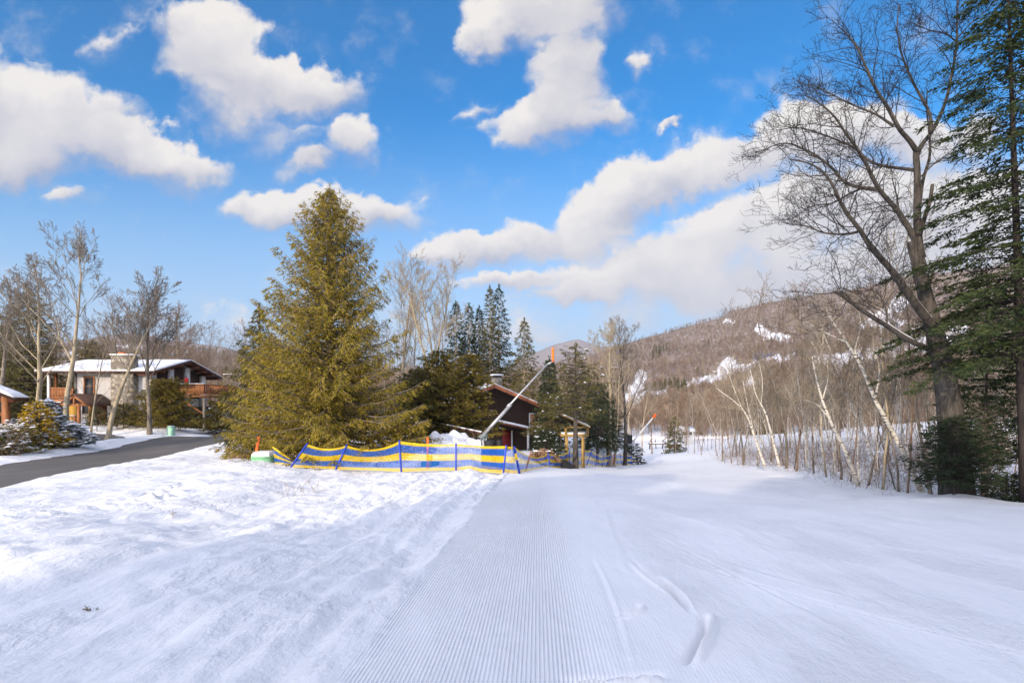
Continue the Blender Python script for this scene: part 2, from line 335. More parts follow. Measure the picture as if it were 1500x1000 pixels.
class MB:
    def __init__(s): s.V = []; s.F = []; s.n = 0
    def add(s, V, F):
        V = np.asarray(V, float); s.V.append(V); s.F.append(np.asarray(F) + s.n); s.n += len(V); return s
    def box(s, x0, x1, y0, y1, z0, z1):
        return s.add([(x0,y0,z0),(x1,y0,z0),(x1,y1,z0),(x0,y1,z0),(x0,y0,z1),(x1,y0,z1),(x1,y1,z1),(x0,y1,z1)], BOXF)
    def beam(s, a, b, w_, h=None):
        a = np.array(a, float); b = np.array(b, float); h = h or w_; d = b - a; d /= np.linalg.norm(d)
        up = np.array([0, 0, 1.0]) if abs(d[2]) < .95 else np.array([0, 1.0, 0])
        s1 = np.cross(d, up); s1 /= np.linalg.norm(s1); s2 = np.cross(s1, d)
        o = [(-1,-1),(1,-1),(1,1),(-1,1)]
        V = [a + s1*i*w_/2 + s2*j*h/2 for i, j in o] + [b + s1*i*w_/2 + s2*j*h/2 for i, j in o]
        return s.add(V, BOXF)
    def tube(s, pts, rad, n=8, cap=True):
        pts = np.asarray(pts, float); rad = np.broadcast_to(rad, (len(pts),)); tan = np.gradient(pts, axis=0)
        tan /= np.linalg.norm(tan, axis=1)[:, None]; u = np.cross(tan[0], (0.31, 0.95, 0.05)); u /= np.linalg.norm(u); V = []
        for p, t, r in zip(pts, tan, rad):
            u = u - t * (u @ t); u /= np.linalg.norm(u); v = np.cross(t, u); a = np.arange(n) * 2 * np.pi / n
            V.append(p + r * (np.cos(a)[:, None] * u + np.sin(a)[:, None] * v))
        m = len(pts); i = np.arange(m - 1)[:, None] * n; k = np.arange(n)[None]; k2 = (k + 1) % n
        F = np.stack([i + k, i + k2, i + n + k2, i + n + k], -1).reshape(-1, 4)
        V = np.concatenate(V)
        if cap:
            V = np.concatenate([V, [pts[0], pts[-1]]]); c0, c1 = m * n, m * n + 1; kk = np.arange(n); k2 = (kk + 1) % n
            F = np.concatenate([F, np.stack([np.full(n, c0), k2, kk, np.full(n, c0)], -1)[:, :4], np.stack([(m-1)*n + kk, (m-1)*n + k2, np.full(n, c1), np.full(n, c1)], -1)])
        s.add(V, F); return s
    def prism(s, poly, y0, y1, ax='y'):
        """extrude a convex polygon given in (x,z) along y, or in (y,z) along x"""
        n = len(poly)
        if ax == 'y': V = [(a, y0, b) for a, b in poly] + [(a, y1, b) for a, b in poly]
        else: V = [(y0, a, b) for a, b in poly] + [(y1, a, b) for a, b in poly]
        F = [(i, (i + 1) % n, n + (i + 1) % n, n + i) for i in range(n)]
        base = s.n; s.add(V, F)
        for q in (0, n):
            for i in range(1, n - 1): s.F.append(np.array([(base + q, base + q + i, base + q + i + 1, base + q + i + 1)]))
        return s
    def build(s, name, mat, parent=None, smooth=False, loc=None, rz=0):
        V = np.concatenate(s.V); F = np.concatenate(s.F)
        if rz:
            c, n_ = math.cos(rz), math.sin(rz); V = V @ np.array([[c, n_, 0], [-n_, c, 0], [0, 0, 1]])
        tri = F[:, 2] == F[:, 3]; tri2 = (F[:, 0] == F[:, 3]) & ~tri
        Fs = [F[~(tri | tri2)], F[tri | tri2][:, :3]]
        return mk(name, V, Fs, mat, parent, smooth, loc=loc)
def segs_mesh(A, B, ra, rb, n=4):
    """vectorised frusta for many twig segments"""
    A = np.asarray(A); B = np.asarray(B); D = B - A; D = D / (np.linalg.norm(D, axis=1)[:, None] + 1e-9)
    ref = np.where(np.abs(D[:, 2:3]) < .9, np.array([[0, 0, 1.0]]), np.array([[1.0, 0, 0]]))
    U = np.cross(D, ref); U /= np.linalg.norm(U, axis=1)[:, None]; W = np.cross(D, U)
    a = np.arange(n) * 2 * np.pi / n; ring = np.cos(a)[None, :, None] * U[:, None] + np.sin(a)[None, :, None] * W[:, None]
    V = np.concatenate([A[:, None] + ring * np.asarray(ra)[:, None, None], B[:, None] + ring * np.asarray(rb)[:, None, None]], 1)
    m = len(A); base = np.arange(m)[:, None] * 2 * n; k = np.arange(n)[None]; k2 = (k + 1) % n
    F = np.stack([base + k, base + k2, base + n + k2, base + n + k], -1).reshape(-1, 4)
    return V.reshape(-1, 3), F
def tufts_mesh(Pp, D, L, W_, rng):
    S = np.cross(D, rng.normal(size=D.shape)); S /= np.linalg.norm(S, axis=1)[:, None] + 1e-9
    L = L[:, None]; h = S * W_[:, None] / 2
    up = np.cross(S, D) * W_[:, None] * .25
    V = np.stack([Pp, Pp + D * L * .4 + h + up, Pp + D * L, Pp + D * L * .4 - h + up], 1).reshape(-1, 3)
    F = np.arange(len(Pp) * 4).reshape(-1, 4)
    return V, F

# ------------------------------------------------------------ materials
MATS = {}
def mat(name, build):
    if name in MATS: return MATS[name]
    m = bpy.data.materials.new(name); m.use_nodes = True; t = NT(m.node_tree); t.n.clear()
    out = t.new('ShaderNodeOutputMaterial'); b = t.new('ShaderNodeBsdfPrincipled'); b.inputs['Roughness'].default_value = .8
    b.inputs['Specular IOR Level'].default_value = .25
    t.l.new(b.outputs[0], out.inputs[0]); t.coord = t.new('ShaderNodeTexCoord').outputs['Object']; t.out = out
    build(t, b); MATS[name] = m; return m
def bump(t, b, h, dist, strength=1.0, prev=None):
    n = t.new('ShaderNodeBump'); n.inputs['Distance'].default_value = dist; n.inputs['Strength'].default_value = strength
    t.l.new(h, n.inputs['Height'])
    if prev is not None: t.l.new(prev, n.inputs['Normal'])
    t.l.new(n.outputs[0], b.inputs['Normal']); return n.outputs[0]
def flat(name, c, rough=.7, var=.25, scale=6.0, bmp=0.0, metal=0.0, stretch=(1, 1, 1)):
    def f(t, b):
        v = t.mapping(t.coord, stretch)
        n = t.noise(v, scale, 5, .65)
        t.set(b, 'Base Color', t.mix(t.mapr(n, .3, .7), tuple(x * (1 - var) for x in c), tuple(min(1, x * (1 + var)) for x in c)))
        b.inputs['Roughness'].default_value = rough; b.inputs['Metallic'].default_value = metal
        if bmp: bump(t, b, n, bmp)
    return mat(name, f)
def needles(name, a, c, brown=None, snow=None):
    def f(t, b):
        g = t.new('ShaderNodeNewGeometry').outputs['Random Per Island']
        n = t.noise(t.coord, .9, 2)
        k = t.math('ADD', t.math('MULTIPLY', g, .6), t.math('MULTIPLY', t.mapr(n, .3, .7), .4))
        col = t.mix(k, a, c)
        if brown: col = t.mix(t.mapr(g, .86, .9, smooth=False), col, brown)
        t.set(b, 'Base Color', col); b.inputs['Roughness'].default_value = .75
        tr = t.new('ShaderNodeBsdfTranslucent'); t.l.new(col, tr.inputs[0])
        ms = t.new('ShaderNodeMixShader'); ms.inputs[0].default_value = .22
        t.l.new(b.outputs[0], ms.inputs[1]); t.l.new(tr.outputs[0], ms.inputs[2]); t.l.new(ms.outputs[0], t.out.inputs[0])
    return mat(name, f)
def bark(name, a, c, sc=8.0, bmp=.02):
    def f(t, b):
        v = t.mapping(t.coord, (1, 1, .22)); n = t.noise(v, sc, 6, .7); n2 = t.noise(t.coord, 1.3, 3)
        col = t.mix(t.mapr(n, .35, .65), a, c); col = t.mix(t.mapr(n2, .4, .7, 0, .45), col, tuple(x * 1.35 for x in c))
        t.set(b, 'Base Color', col); b.inputs['Roughness'].default_value = .9
        if bmp: bump(t, b, n, bmp)
    return mat(name, f)
def f_snow(t, b):
    t.set(b, 'Base Color', t.mix(t.mapr(t.noise(t.coord, .35, 3), .35, .65), (.86, .87, .89), (.90, .91, .93)))
    n1 = t.noise(t.coord, 3.0, 6, .6); bump(t, b, n1, .05); b.inputs['Roughness'].default_value = .6
SNOW = mat('snow', f_snow)
def f_ground(t, b):
    sx = t.new('ShaderNodeSeparateXYZ'); t.l.new(t.coord, sx.inputs[0]); X, Y = sx.outputs[0], sx.outputs[1]
    s = t.math('SUBTRACT', X, t.math('MULTIPLY', Y, LANE_W))
    edge = t.math('ADD', s, t.math('MULTIPLY', t.math('SUBTRACT', t.noise(t.coord, 1.3, 3), .5), .35))
    lane = t.math('MULTIPLY', t.mapr(edge, -1.28, -1.12), t.mapr(s, .0, .75, 1.0, .0))
    lane = t.math('ADD', lane, t.math('MULTIPLY', t.math('MULTIPLY', t.mapr(s, .3, .8), t.mapr(s, 3.0, 6.0, 1, 0)), .10))
    lane = t.math('MULTIPLY', lane, t.mapr(t.noise(t.mapping(t.coord, (1.5, .35, 1)), 1.0, 3), .25, .5, .55, 1.0))
    lane = t.math('MULTIPLY', lane, t.mapr(Y, 11, 24, 1, .0))
    wv_ = t.math('SINE', t.math('MULTIPLY', s, 2 * math.pi / .029))
    cord = t.math('MULTIPLY', wv_, lane)
    comb = t.new('ShaderNodeCombineXYZ'); t.l.new(s, comb.inputs[0]); t.l.new(Y, comb.inputs[1])
    leftm = t.mapr(edge, -1.3, -1.1, 1, 0)
    st = t.noise(t.mapping(comb.outputs[0], (4.2, 2.4, 1)), 1.0, 6, .62)
    st2 = t.noise(t.mapping(comb.outputs[0], (1.7, .55, 1)), 1.6, 4, .55)
    gr = t.noise(t.coord, 26.0, 5, .7)
    pm = t.mapr(t.noise(t.coord, .55, 3), .42, .62, .25, 1.1)
    h = t.math('ADD', t.math('MULTIPLY', st, t.math('ADD', t.math('MULTIPLY', t.math('MULTIPLY', leftm, pm), .10), .016)), t.math('MULTIPLY', st2, t.math('ADD', t.math('MULTIPLY', leftm, .06), .03)))
    h = t.math('ADD', h, t.math('MULTIPLY', gr, t.math('ADD', t.math('MULTIPLY', leftm, .004), .006)))
    rt = t.math('MULTIPLY', t.mapr(s, .3, 1.8), t.mapr(t.noise(t.mapping(comb.outputs[0], (1, .5, 1)), 1.0, 3), .40, .60, .12, 1.0))
    h = t.math('ADD', h, t.math('MULTIPLY', t.math('MULTIPLY', t.noise(t.mapping(comb.outputs[0], (1, .6, 1)), 11.0, 6, .72), rt), .038))
    h = t.math('ADD', h, t.math('MULTIPLY', cord, .0045))
    bump(t, b, h, 1.0)
    t.set(b, 'Base Color', t.mix(t.mapr(t.noise(t.coord, .5, 4), .35, .65), (.87, .875, .885), (.91, .915, .925)))
    b.inputs['Roughness'].default_value = .55; b.inputs['Specular IOR Level'].default_value = .3
GROUND = mat('groomed_snow', f_ground)
def f_asph(t, b):
    n = t.noise(t.coord, 30, 5, .7); n2 = t.noise(t.mapping(t.coord, (.9, .25, 1), (0, 0, -.12)), 1.2, 5, .6)
    col = t.mix(t.mapr(n, .35, .65), (.10, .093, .085), (.165, .153, .14))
    col = t.mix(t.mapr(n2, .45, .75, 0, .6), col, (.20, .185, .17)); col = t.mix(t.mapr(n2, .70, .80, 0, .75), col, (.8, .82, .85))
    t.set(b, 'Base Color', col); bump(t, b, n, .008); b.inputs['Roughness'].default_value = .75
ASPH = mat('asphalt', f_asph)
def f_hill(brown, brown2, dens=1.0):
    def f(t, b):
        at = t.new('ShaderNodeAttribute', attribute_name='brush').outputs['Fac']
        n = t.noise(t.mapping(t.coord, (1, 1, .35)), .085, 8, .7); n2 = t.noise(t.coord, .012, 4, .6); n3 = t.noise(t.coord, .35, 6, .75)
        br = t.mix(t.mapr(n2, .35, .65), brown, brown2); br = t.mix(t.mapr(n3, .3, .7, 0, .8), br, tuple(x * 1.6 for x in brown2))
        k = t.math('MULTIPLY', t.mapr(at, .3, .7), t.mapr(n, .30, .44, .15, dens)); k = t.math('MULTIPLY', k, t.mapr(n3, .33, .5, .45, 1))
        t.set(b, 'Base Color', t.mix(k, (.86, .87, .9), br)); b.inputs['Roughness'].default_value = .9
    return f
HILL = mat('wooded_hillside', f_hill((.105, .074, .052), (.165, .118, .085)))
FAR = mat('far_mountain', f_hill((.13, .105, .095), (.19, .16, .15), 1.3))
GREY = bark('grey_bark', (.10, .085, .065), (.25, .21, .165))
TAN = bark('tan_bark', (.20, .165, .11), (.42, .35, .24))
DARKB = bark('dark_bark', (.03, .026, .023), (.105, .092, .078), 9.0, .06)
DTWIG = bark('dark_twigs', (.016, .013, .013), (.042, .034, .030), 9.0, 0)
BRN = bark('brown_twigs', (.13, .085, .055), (.24, .165, .11), 8, 0)
def f_birch(t, b):
    v = t.mapping(t.coord, (1, 1, 5)); n = t.noise(v, 3.2, 4, .6)
    t.set(b, 'Base Color', t.mix(t.mapr(n, .52, .62), (.60, .56, .48), (.09, .075, .06))); b.inputs['Roughness'].default_value = .7
BIRCH = mat('birch_bark', f_birch)
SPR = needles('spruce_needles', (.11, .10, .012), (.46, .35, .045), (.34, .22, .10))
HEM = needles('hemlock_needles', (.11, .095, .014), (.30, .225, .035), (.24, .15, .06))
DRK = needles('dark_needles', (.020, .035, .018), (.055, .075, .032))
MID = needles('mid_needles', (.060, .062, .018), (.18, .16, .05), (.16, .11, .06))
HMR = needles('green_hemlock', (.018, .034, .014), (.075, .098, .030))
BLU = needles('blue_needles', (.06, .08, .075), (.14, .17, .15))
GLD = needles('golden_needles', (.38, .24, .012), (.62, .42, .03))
# ------------------------------------------------------------ the ground sheet
def grid_mesh(xs, ys, zf):
    Xg, Yg = np.meshgrid(xs, ys); z = zf(Xg.ravel(), Yg.ravel()); V = np.stack([Xg.ravel(), Yg.ravel(), z], -1)
    nx, ny = len(xs), len(ys); i = (np.arange(ny - 1)[:, None] * nx + np.arange(nx - 1)[None]).ravel()
    return V, np.stack([i, i + 1, i + nx + 1, i + nx], -1)
ys = [-60, -40, -25, -15, -9, -5, -2, 0, 1.0, 1.8]; y = 2.3
while y < 7000: ys.append(y); y += 0.03 if y < 5 else max(.03, y * .0065) if y < 80 else y * .05
xs = [0.0]; x = 0.0
while x < 7000: x += .0058 if x < 1.75 else .02 if x < 4 else max(.035, (x - 1.0) * .022) if x < 40 else x * .05; xs.append(x)
xs = np.array(xs); xn = xs[1:]; xn = np.concatenate([xn[xn < 1.28], xn[xn >= 1.28][::3][:1], [v for v in xn if v > 1.3][::1]]); xn = np.unique(np.concatenate([xn[xn < 1.28], np.arange(1.29, 1.78, .011), xn[xn >= 1.78]])); xs = np.concatenate([-xn[::-1], xs]); ys = np.array(ys)
def ground_z(X, Y):
    z = gz(X, Y); far = sstep(np.hypot(X, Y), 330, 900)
    return z * (1 - far) + (-60) * far
V, F = grid_mesh(xs, ys, ground_z)
meta(mk('ground', V, F, GROUND, smooth=True), kind='structure')
# road and driveway: sheets a little above the snow bed they lie in
def strip(name, near, far, n, m, mtl, lift, jag):
    a = resample(near, n); b = resample(far, n); t = np.linspace(0, 1, m)
    ja = jag * vnoise(np.arange(n) * .45, np.zeros(n), 5); jb = jag * (vnoise(np.arange(n) * .45, np.ones(n), 9) + .8 * vnoise(np.arange(n) * 1.3, np.ones(n), 19)); ja = ja + jag * .8 * vnoise(np.arange(n) * 1.3, np.zeros(n), 29)
    Pt = np.zeros((n, m, 2))
    for k in range(m):
        tt = (t[k] + (1 - t[k]) * ja * .12 + t[k] * jb * .12)[:, None]; Pt[:, k] = a * (1 - tt) + b * tt
    X, Y = Pt[..., 0].ravel(), Pt[..., 1].ravel(); z = base_z(X, Y) + lift
    i = (np.arange(n - 1)[:, None] * m + np.arange(m - 1)[None]).ravel()
    V = np.stack([X, Y, z], -1); Fc = np.stack([i, i + m, i + m + 1, i + 1], -1)
    return mk(name, V, Fc, mtl, smooth=True)
meta(strip('road', ROADN, ROADF, 320, 14, ASPH, -0.045, 1.0), kind='structure')
dn_ = np.array([(-27.4,30.0),(-29.8,34.0),(-33,35.6),(-38,32.5)]); df_ = np.array([(-26.6,35.5),(-29.5,38.2),(-34,38.4),(-40,34.2)])
meta(strip('driveway', dn_, df_, 30, 8, ASPH, -0.04, 1.2), kind='structure')

# ------------------------------------------------------------ hills
def hill(name, ridge, base, D0, D1, Dend, pw, mtl, nz, npx=220, nd=90, bump_=1.0, brush=None, seed=1):
    rp = np.array(ridge, float); px = np.linspace(rp[0, 0], rp[-1, 0], npx); t = np.linspace(0, 1, nd)
    Dn = D0 * (D1 / D0) ** t
    T, PX = np.meshgrid(t, px, indexing='ij'); Dg = np.repeat(Dn[:, None], npx, 1)
    def zf(PXa, Da):
        tt = np.clip((Da - D0) / (D1 - D0), 0, 1); r = np.interp(PXa, rp[:, 0], rp[:, 1])
        bs = np.interp(PXa, base[0], base[1]) if isinstance(base, tuple) else base; py = bs + (r - bs) * tt ** pw
        X = X_(PXa, Da)
        return CAMZ + (590 - py) / 750 * Da + nz * fbm(X / (Da.max() if np.ndim(Da) else Da) * 0 + X / (nz * 12 + 1), Da / (nz * 12 + 1), 4, seed) * sstep(tt, 0, .2)
    Z = zf(PX.ravel(), Dg.ravel()); X = X_(PX, Dg).ravel(); Yv = Dg.ravel()
    Z[:npx] -= 14
    Xe, Ye = X_(px, Dend), np.full(npx, Dend); Ze = Z[-npx:] * .2 - 20
    V = np.concatenate([np.stack([X, Yv, Z], -1), np.stack([Xe, Ye, Ze], -1)])
    i = (np.arange(nd)[:, None] * npx + np.arange(npx - 1)[None]).ravel()
    o = mk(name, V, np.stack([i, i + 1, i + npx + 1, i + npx], -1), mtl, smooth=True)
    at = o.data.attributes.new('brush', 'FLOAT', 'POINT')
    bb = np.ones(len(V)) if brush is None else np.concatenate([brush(PX.ravel(), Z, Yv), np.ones(npx)])
    at.data.foreach_set('value', bb.astype(np.float32)); meta(o, kind='structure')
    return zf
RUNS = [np.array(p, float) for p in (
 [(935,542),(950,545),(949,560),(938,575),(930,590),(926,615),(918,640),(908,640),(914,600),(912,575),(925,560)],
 [(985,566),(978,574),(950,587),(936,604),(926,640),(912,640),(922,600),(938,580),(962,570)],
 [(1058,525),(1072,522),(1078,535),(1112,525),(1116,534),(1080,545),(1062,555),(1020,562),(1000,568),(1012,556),(1048,546)],
 [(1110,474),(1120,478),(1136,488),(1160,494),(1158,503),(1138,502),(1116,492),(1108,482)],
 [(1318,432),(1340,440),(1325,455),(1298,462),(1330,470),(1310,484),(1285,478),(1265,482),(1262,472),(1290,455)],
 [(1098,552),(1120,555),(1115,575),(1095,582),(1085,570)],
 [(1005,590),(1030,583),(1034,590),(1008,600)],
 [(1190,520),(1230,515),(1290,505),(1340,480),(1420,470),(1420,500),(1340,520),(1290,535),(1220,545),(1195,540)],
 [(1105,519),(1160,519),(1160,527),(1105,527)],
 [(1060,470),(1075,470),(1080,474),(1062,474)])]
def runmask(px, py):
    m = np.zeros(len(px), bool)
    for r in RUNS: m |= in_poly(px + 7 * vnoise(px * .12, py * .12, 3) + 7 * vnoise(px * .4, py * .4, 5), py + 6 * vnoise(px * .1, py * .14, 4) + 5 * vnoise(px * .35, py * .5, 6), r)
    return m
def brush_r(px, z, D): return np.where(D < 215, .28, 1.0 - runmask(px, 590 - (z - CAMZ) / D * 750))
zfar1 = hill('distant_mountain', [(640,560),(700,545),(750,532),(790,514),(815,506),(835,501),(848,499),(862,502),(880,507),(905,505),(930,514),(970,530),(1040,560)], 600, 3800, 5200, 6500, 1.0, FAR, 40, 120, 40, seed=5)
zfar2 = hill('distant_ridge', [(-700,520),(-300,515),(0,512),(70,505),(120,497),(160,490),(185,488),(215,491),(245,496),(280,500),(330,508),(380,520),(450,530),(560,545),(640,560)], 600, 2600, 3600, 4600, 1.0, FAR, 30, 140, 40, seed=6)
RIDGE_R = [(560,600),(700,568),(780,545),(830,529),(870,517),(910,505),(950,492),(1000,479),(1035,470),(1052,468),(1070,458),(1100,450),(1140,440),(1180,434),(1230,427),(1290,415),(1350,404),(1420,395),(1500,384),(1700,380),(2300,420)]
zR = hill('wooded_mountain', RIDGE_R, 642, 150, 1150, 1500, .72, HILL, 7, 520, 150, brush=brush_r, seed=7)
RIDGE_L = [(-1200,540),(-500,520),(-200,510),(0,506),(100,503),(150,500),(210,502),(260,507),(330,516),(400,525),(520,535),(700,545),(900,550)]
def brush_l(px, z, D): return np.where(vnoise(px * .03, z * .06, 9) > .25, .2, 1.0)
zL = hill('wooded_hill', RIDGE_L, ([-1200, 500, 700, 820, 900], [600, 602, 612, 640, 650]), 120, 800, 1100, .8, HILL, 5, 200, 70, brush=brush_l, seed=8)

# ------------------------------------------------------------ bare trees
def limb(S, p, d, L, r, lvl, rng, maxl, up=.25, dens=1.0, wob=.16, tip=.25, ratio=.55, ang=(28, 58), start=1):
    n = (9, 7, 5, 4, 3)[min(lvl, 4)]; st = L / n
    for i in range(n):
        d = d + rng.normal(size=3) * wob * (.75 + .35 * lvl) + np.array([0, 0, up * .13]); d = d / np.linalg.norm(d)
        q = p + d * st; r1 = r * (1 - (1 - tip) / n * 1.0) if i < n - 1 else r * .6
        S.append((p, q, r, r1, lvl))
        if lvl < maxl and i >= start:
            k = dens * (1.0 if lvl else 1.15); k = int(k) + (rng.random() < k - int(k))
            for _ in range(k):
                a = R_(rng.uniform(*ang)); u = np.cross(d, rng.normal(size=3)); u /= np.linalg.norm(u)
                cd = d * math.cos(a) + u * math.sin(a)
                if cd[2] < -.15: cd[2] *= -.4; cd /= np.linalg.norm(cd)
                limb(S, q, cd, L * ratio * (1 - .55 * i / n) * rng.uniform(.7, 1.2), r1 * rng.uniform(.36, .56), lvl + 1, rng, maxl, up, dens, wob, tip, ratio, ang, 1 if lvl < 2 else 0)
        p, r = q, r1
def split_segs(S, lv):
    f = lambda s: [np.array([x[k] for x in s]) for k in range(4)]
    return f([x for x in S if x[4] <= lv]), f([x for x in S if x[4] > lv])
def bare_tree(seed, H, r0, lean=(0, 0), forks=1, first=.32, up=.5, dens=1.0, maxl=4, wob=.1, ang=(22, 48), ratio=.5, minr=.006):
    """base at the origin; returns trunk and crown arrays"""
    rng = np.random.default_rng(seed); S = []; T = MB()
    n = 12; hz = H * (.82 if forks == 1 else first + .06); pts = [np.zeros(3)]; d = np.array([lean[0], lean[1], 1.0]); d /= np.linalg.norm(d)
    pts[0] = np.array([0, 0, -.3])
    for i in range(n):
        d = d + rng.normal(size=3) * wob * .35; d[2] = abs(d[2]); d /= np.linalg.norm(d); pts.append(pts[-1] + d * (hz / n))
    pts = np.array(pts); rr = r0 * .86 * (1 - .74 * np.linspace(0, 1, n + 1) * (1 if forks == 1 else .35)); rr[0] *= 1.35; rr[1] *= 1.06
    T.tube(pts, rr, 9)
    for i in range(n + 1):
        t = i / n
        if forks == 1 and t > first:
            for _ in range(2 if rng.random() < .45 * dens + .1 else 1):
                a = R_(rng.uniform(*ang)); az = rng.uniform(0, 2 * math.pi); cd = np.array([math.cos(az) * math.sin(a), math.sin(az) * math.sin(a), math.cos(a)])
                limb(S, pts[i], cd, H * .46 * (1.05 - t * .62) * rng.uniform(.75, 1.1), rr[i] * rng.uniform(.26, .42), 1, rng, maxl, up, dens, wob * .85, ratio=ratio, ang=ang)
    k = forks if forks > 1 else 1
    for j in range(k):
        az = j * 2 * math.pi / k + rng.uniform(-.5, .5); a = R_(rng.uniform(10, 24)) if forks > 1 else R_(4)
        cd = np.array([math.cos(az) * math.sin(a), math.sin(az) * math.sin(a), math.cos(a)]) + np.array([lean[0], lean[1], 0]) * .5
        limb(S, pts[-1], cd / np.linalg.norm(cd), (H - hz) * 1.05, rr[-1] * (.8 if forks > 1 else .9), 0, rng, maxl - (0 if forks > 1 else 1), up * .8, dens * (1.25 if forks > 1 else .85), wob, ratio=ratio + .05, ang=ang)
    return T, S, minr
def bare_objs(name, seed, H, r0, label, loc, matl, group=None, cmat=None, cat='tree', **kw):
    T, S, minr = bare_tree(seed, H, r0, **kw)
    root = empty(name, loc, label, cat, group)
    a, b = split_segs(S, 1)
    if len(a[0]): V, F = segs_mesh(*a[:2], np.maximum(a[2], minr), np.maximum(a[3], minr), 6); T.add(V, F)
    T.build('trunk', matl, root, True)
    if len(b[0]): V, F = segs_mesh(*b[:2], np.maximum(b[2], minr), np.maximum(b[3], minr * .8), 3); mk('crown', V, F, cmat or matl, root, True)
    return root

# ------------------------------------------------------------ conifers
def conifer(seed, H, R, z0=.3, pw=.8, nb=260, a0=-.15, a1=.55, droop=-.25, tipup=.18, tl=.24, tw=.05, dens=1.0, hang=.5, flat_=.4, twl=.42, gap=.0, jit=.22, clump=0.0, bsize=1.0, asym=None):
    rng = np.random.default_rng(seed); Ps, Ds, Ls, Ws = [], [], [], []; BA, BB, Br, Br2 = [], [], [], []
    for i in range(nb):
        t = ((i + rng.random()) / nb) ** 1.12; z = z0 + (H - z0) * (t * .985); az = i * 2.39996 + rng.normal() * .25
        if gap and rng.random() < gap: continue
        L = (R * (1 - t) ** pw) * rng.uniform(1 - jit * 1.6, 1 + jit * .55) + .06 + .05 * R * (1 - t)
        if asym: L *= 1 + asym[1] * math.cos(az - asym[0])
        sl = a0 + (a1 - a0) * t ** 1.2 + rng.normal() * .07
        o = np.array([math.cos(az), math.sin(az), 0]); tn = np.array([-o[1], o[0], 0])
        s = np.linspace(0, 1, 7); zc_ = z + L * (sl * s + droop * s ** 1.6 + tipup * s ** 3); cur = o[None] * (L * s)[:, None] + np.array([0, 0, 1.0])[None] * zc_[:, None] + tn[None] * (L * .12 * rng.normal() * s ** 2)[:, None]
        br = .012 * H ** .5 * (.35 + L / R) * bsize
        BA.append(cur[:-1]); BB.append(cur[1:]); q = br * (1 - .85 * s); Br.append(q[:-1]); Br2.append(q[1:])
        nt = max(3, int(L / (.13) * dens)); u = rng.uniform(.12, 1.0, nt) ** .8
        pp = np.stack([np.interp(u, s, cur[:, k]) for k in range(3)], -1)
        side = rng.choice([-1, 1], nt); ca = rng.uniform(.45, 1.1, nt)
        dd = o[None] * np.cos(ca)[:, None] + tn[None] * (np.sin(ca) * side)[:, None]
        dd[:, 2] += rng.normal(size=nt) * flat_ * .4 - hang * rng.uniform(.2, 1, nt); dd /= np.linalg.norm(dd, axis=1)[:, None]
        lt = np.minimum(twl * L * (1.08 - u) * rng.uniform(.6, 1.2, nt) + .09, .85)
        m = 5 if tl < .3 else 4
        v = (np.arange(m)[None] + rng.random((nt, m))) / m
        q3 = pp[:, None] + dd[:, None] * (lt[:, None] * v)[..., None]; q3[..., 2] -= hang * .3 * (lt[:, None] * v ** 2)
        td = dd[:, None] * .9 + rng.normal(size=(nt, m, 3)) * np.array([.45, .45, .45 * flat_ + .12]); td[..., 2] -= hang * .55
        td /= np.linalg.norm(td, axis=-1)[..., None]
        Ps.append(q3.reshape(-1, 3)); Ds.append(td.reshape(-1, 3)); k = nt * m
        Ls.append(tl * rng.uniform(.6, 1.25, k)); Ws.append(tw * rng.uniform(.7, 1.3, k))
    # leader
    k = 30; Ps.append(np.stack([rng.normal(size=k) * .02, rng.normal(size=k) * .02, H - rng.random(k) * .5 + .1], -1)); dd = rng.normal(size=(k, 3)) * .45 + np.array([0, 0, 1]); Ds.append(dd / np.linalg.norm(dd, axis=1)[:, None]); Ls.append(np.full(k, tl * .8)); Ws.append(np.full(k, tw))
    return tuple(np.concatenate(a) for a in (Ps, Ds, Ls, Ws)) + (tuple(np.concatenate(a) for a in (BA, BB, Br, Br2)), rng)
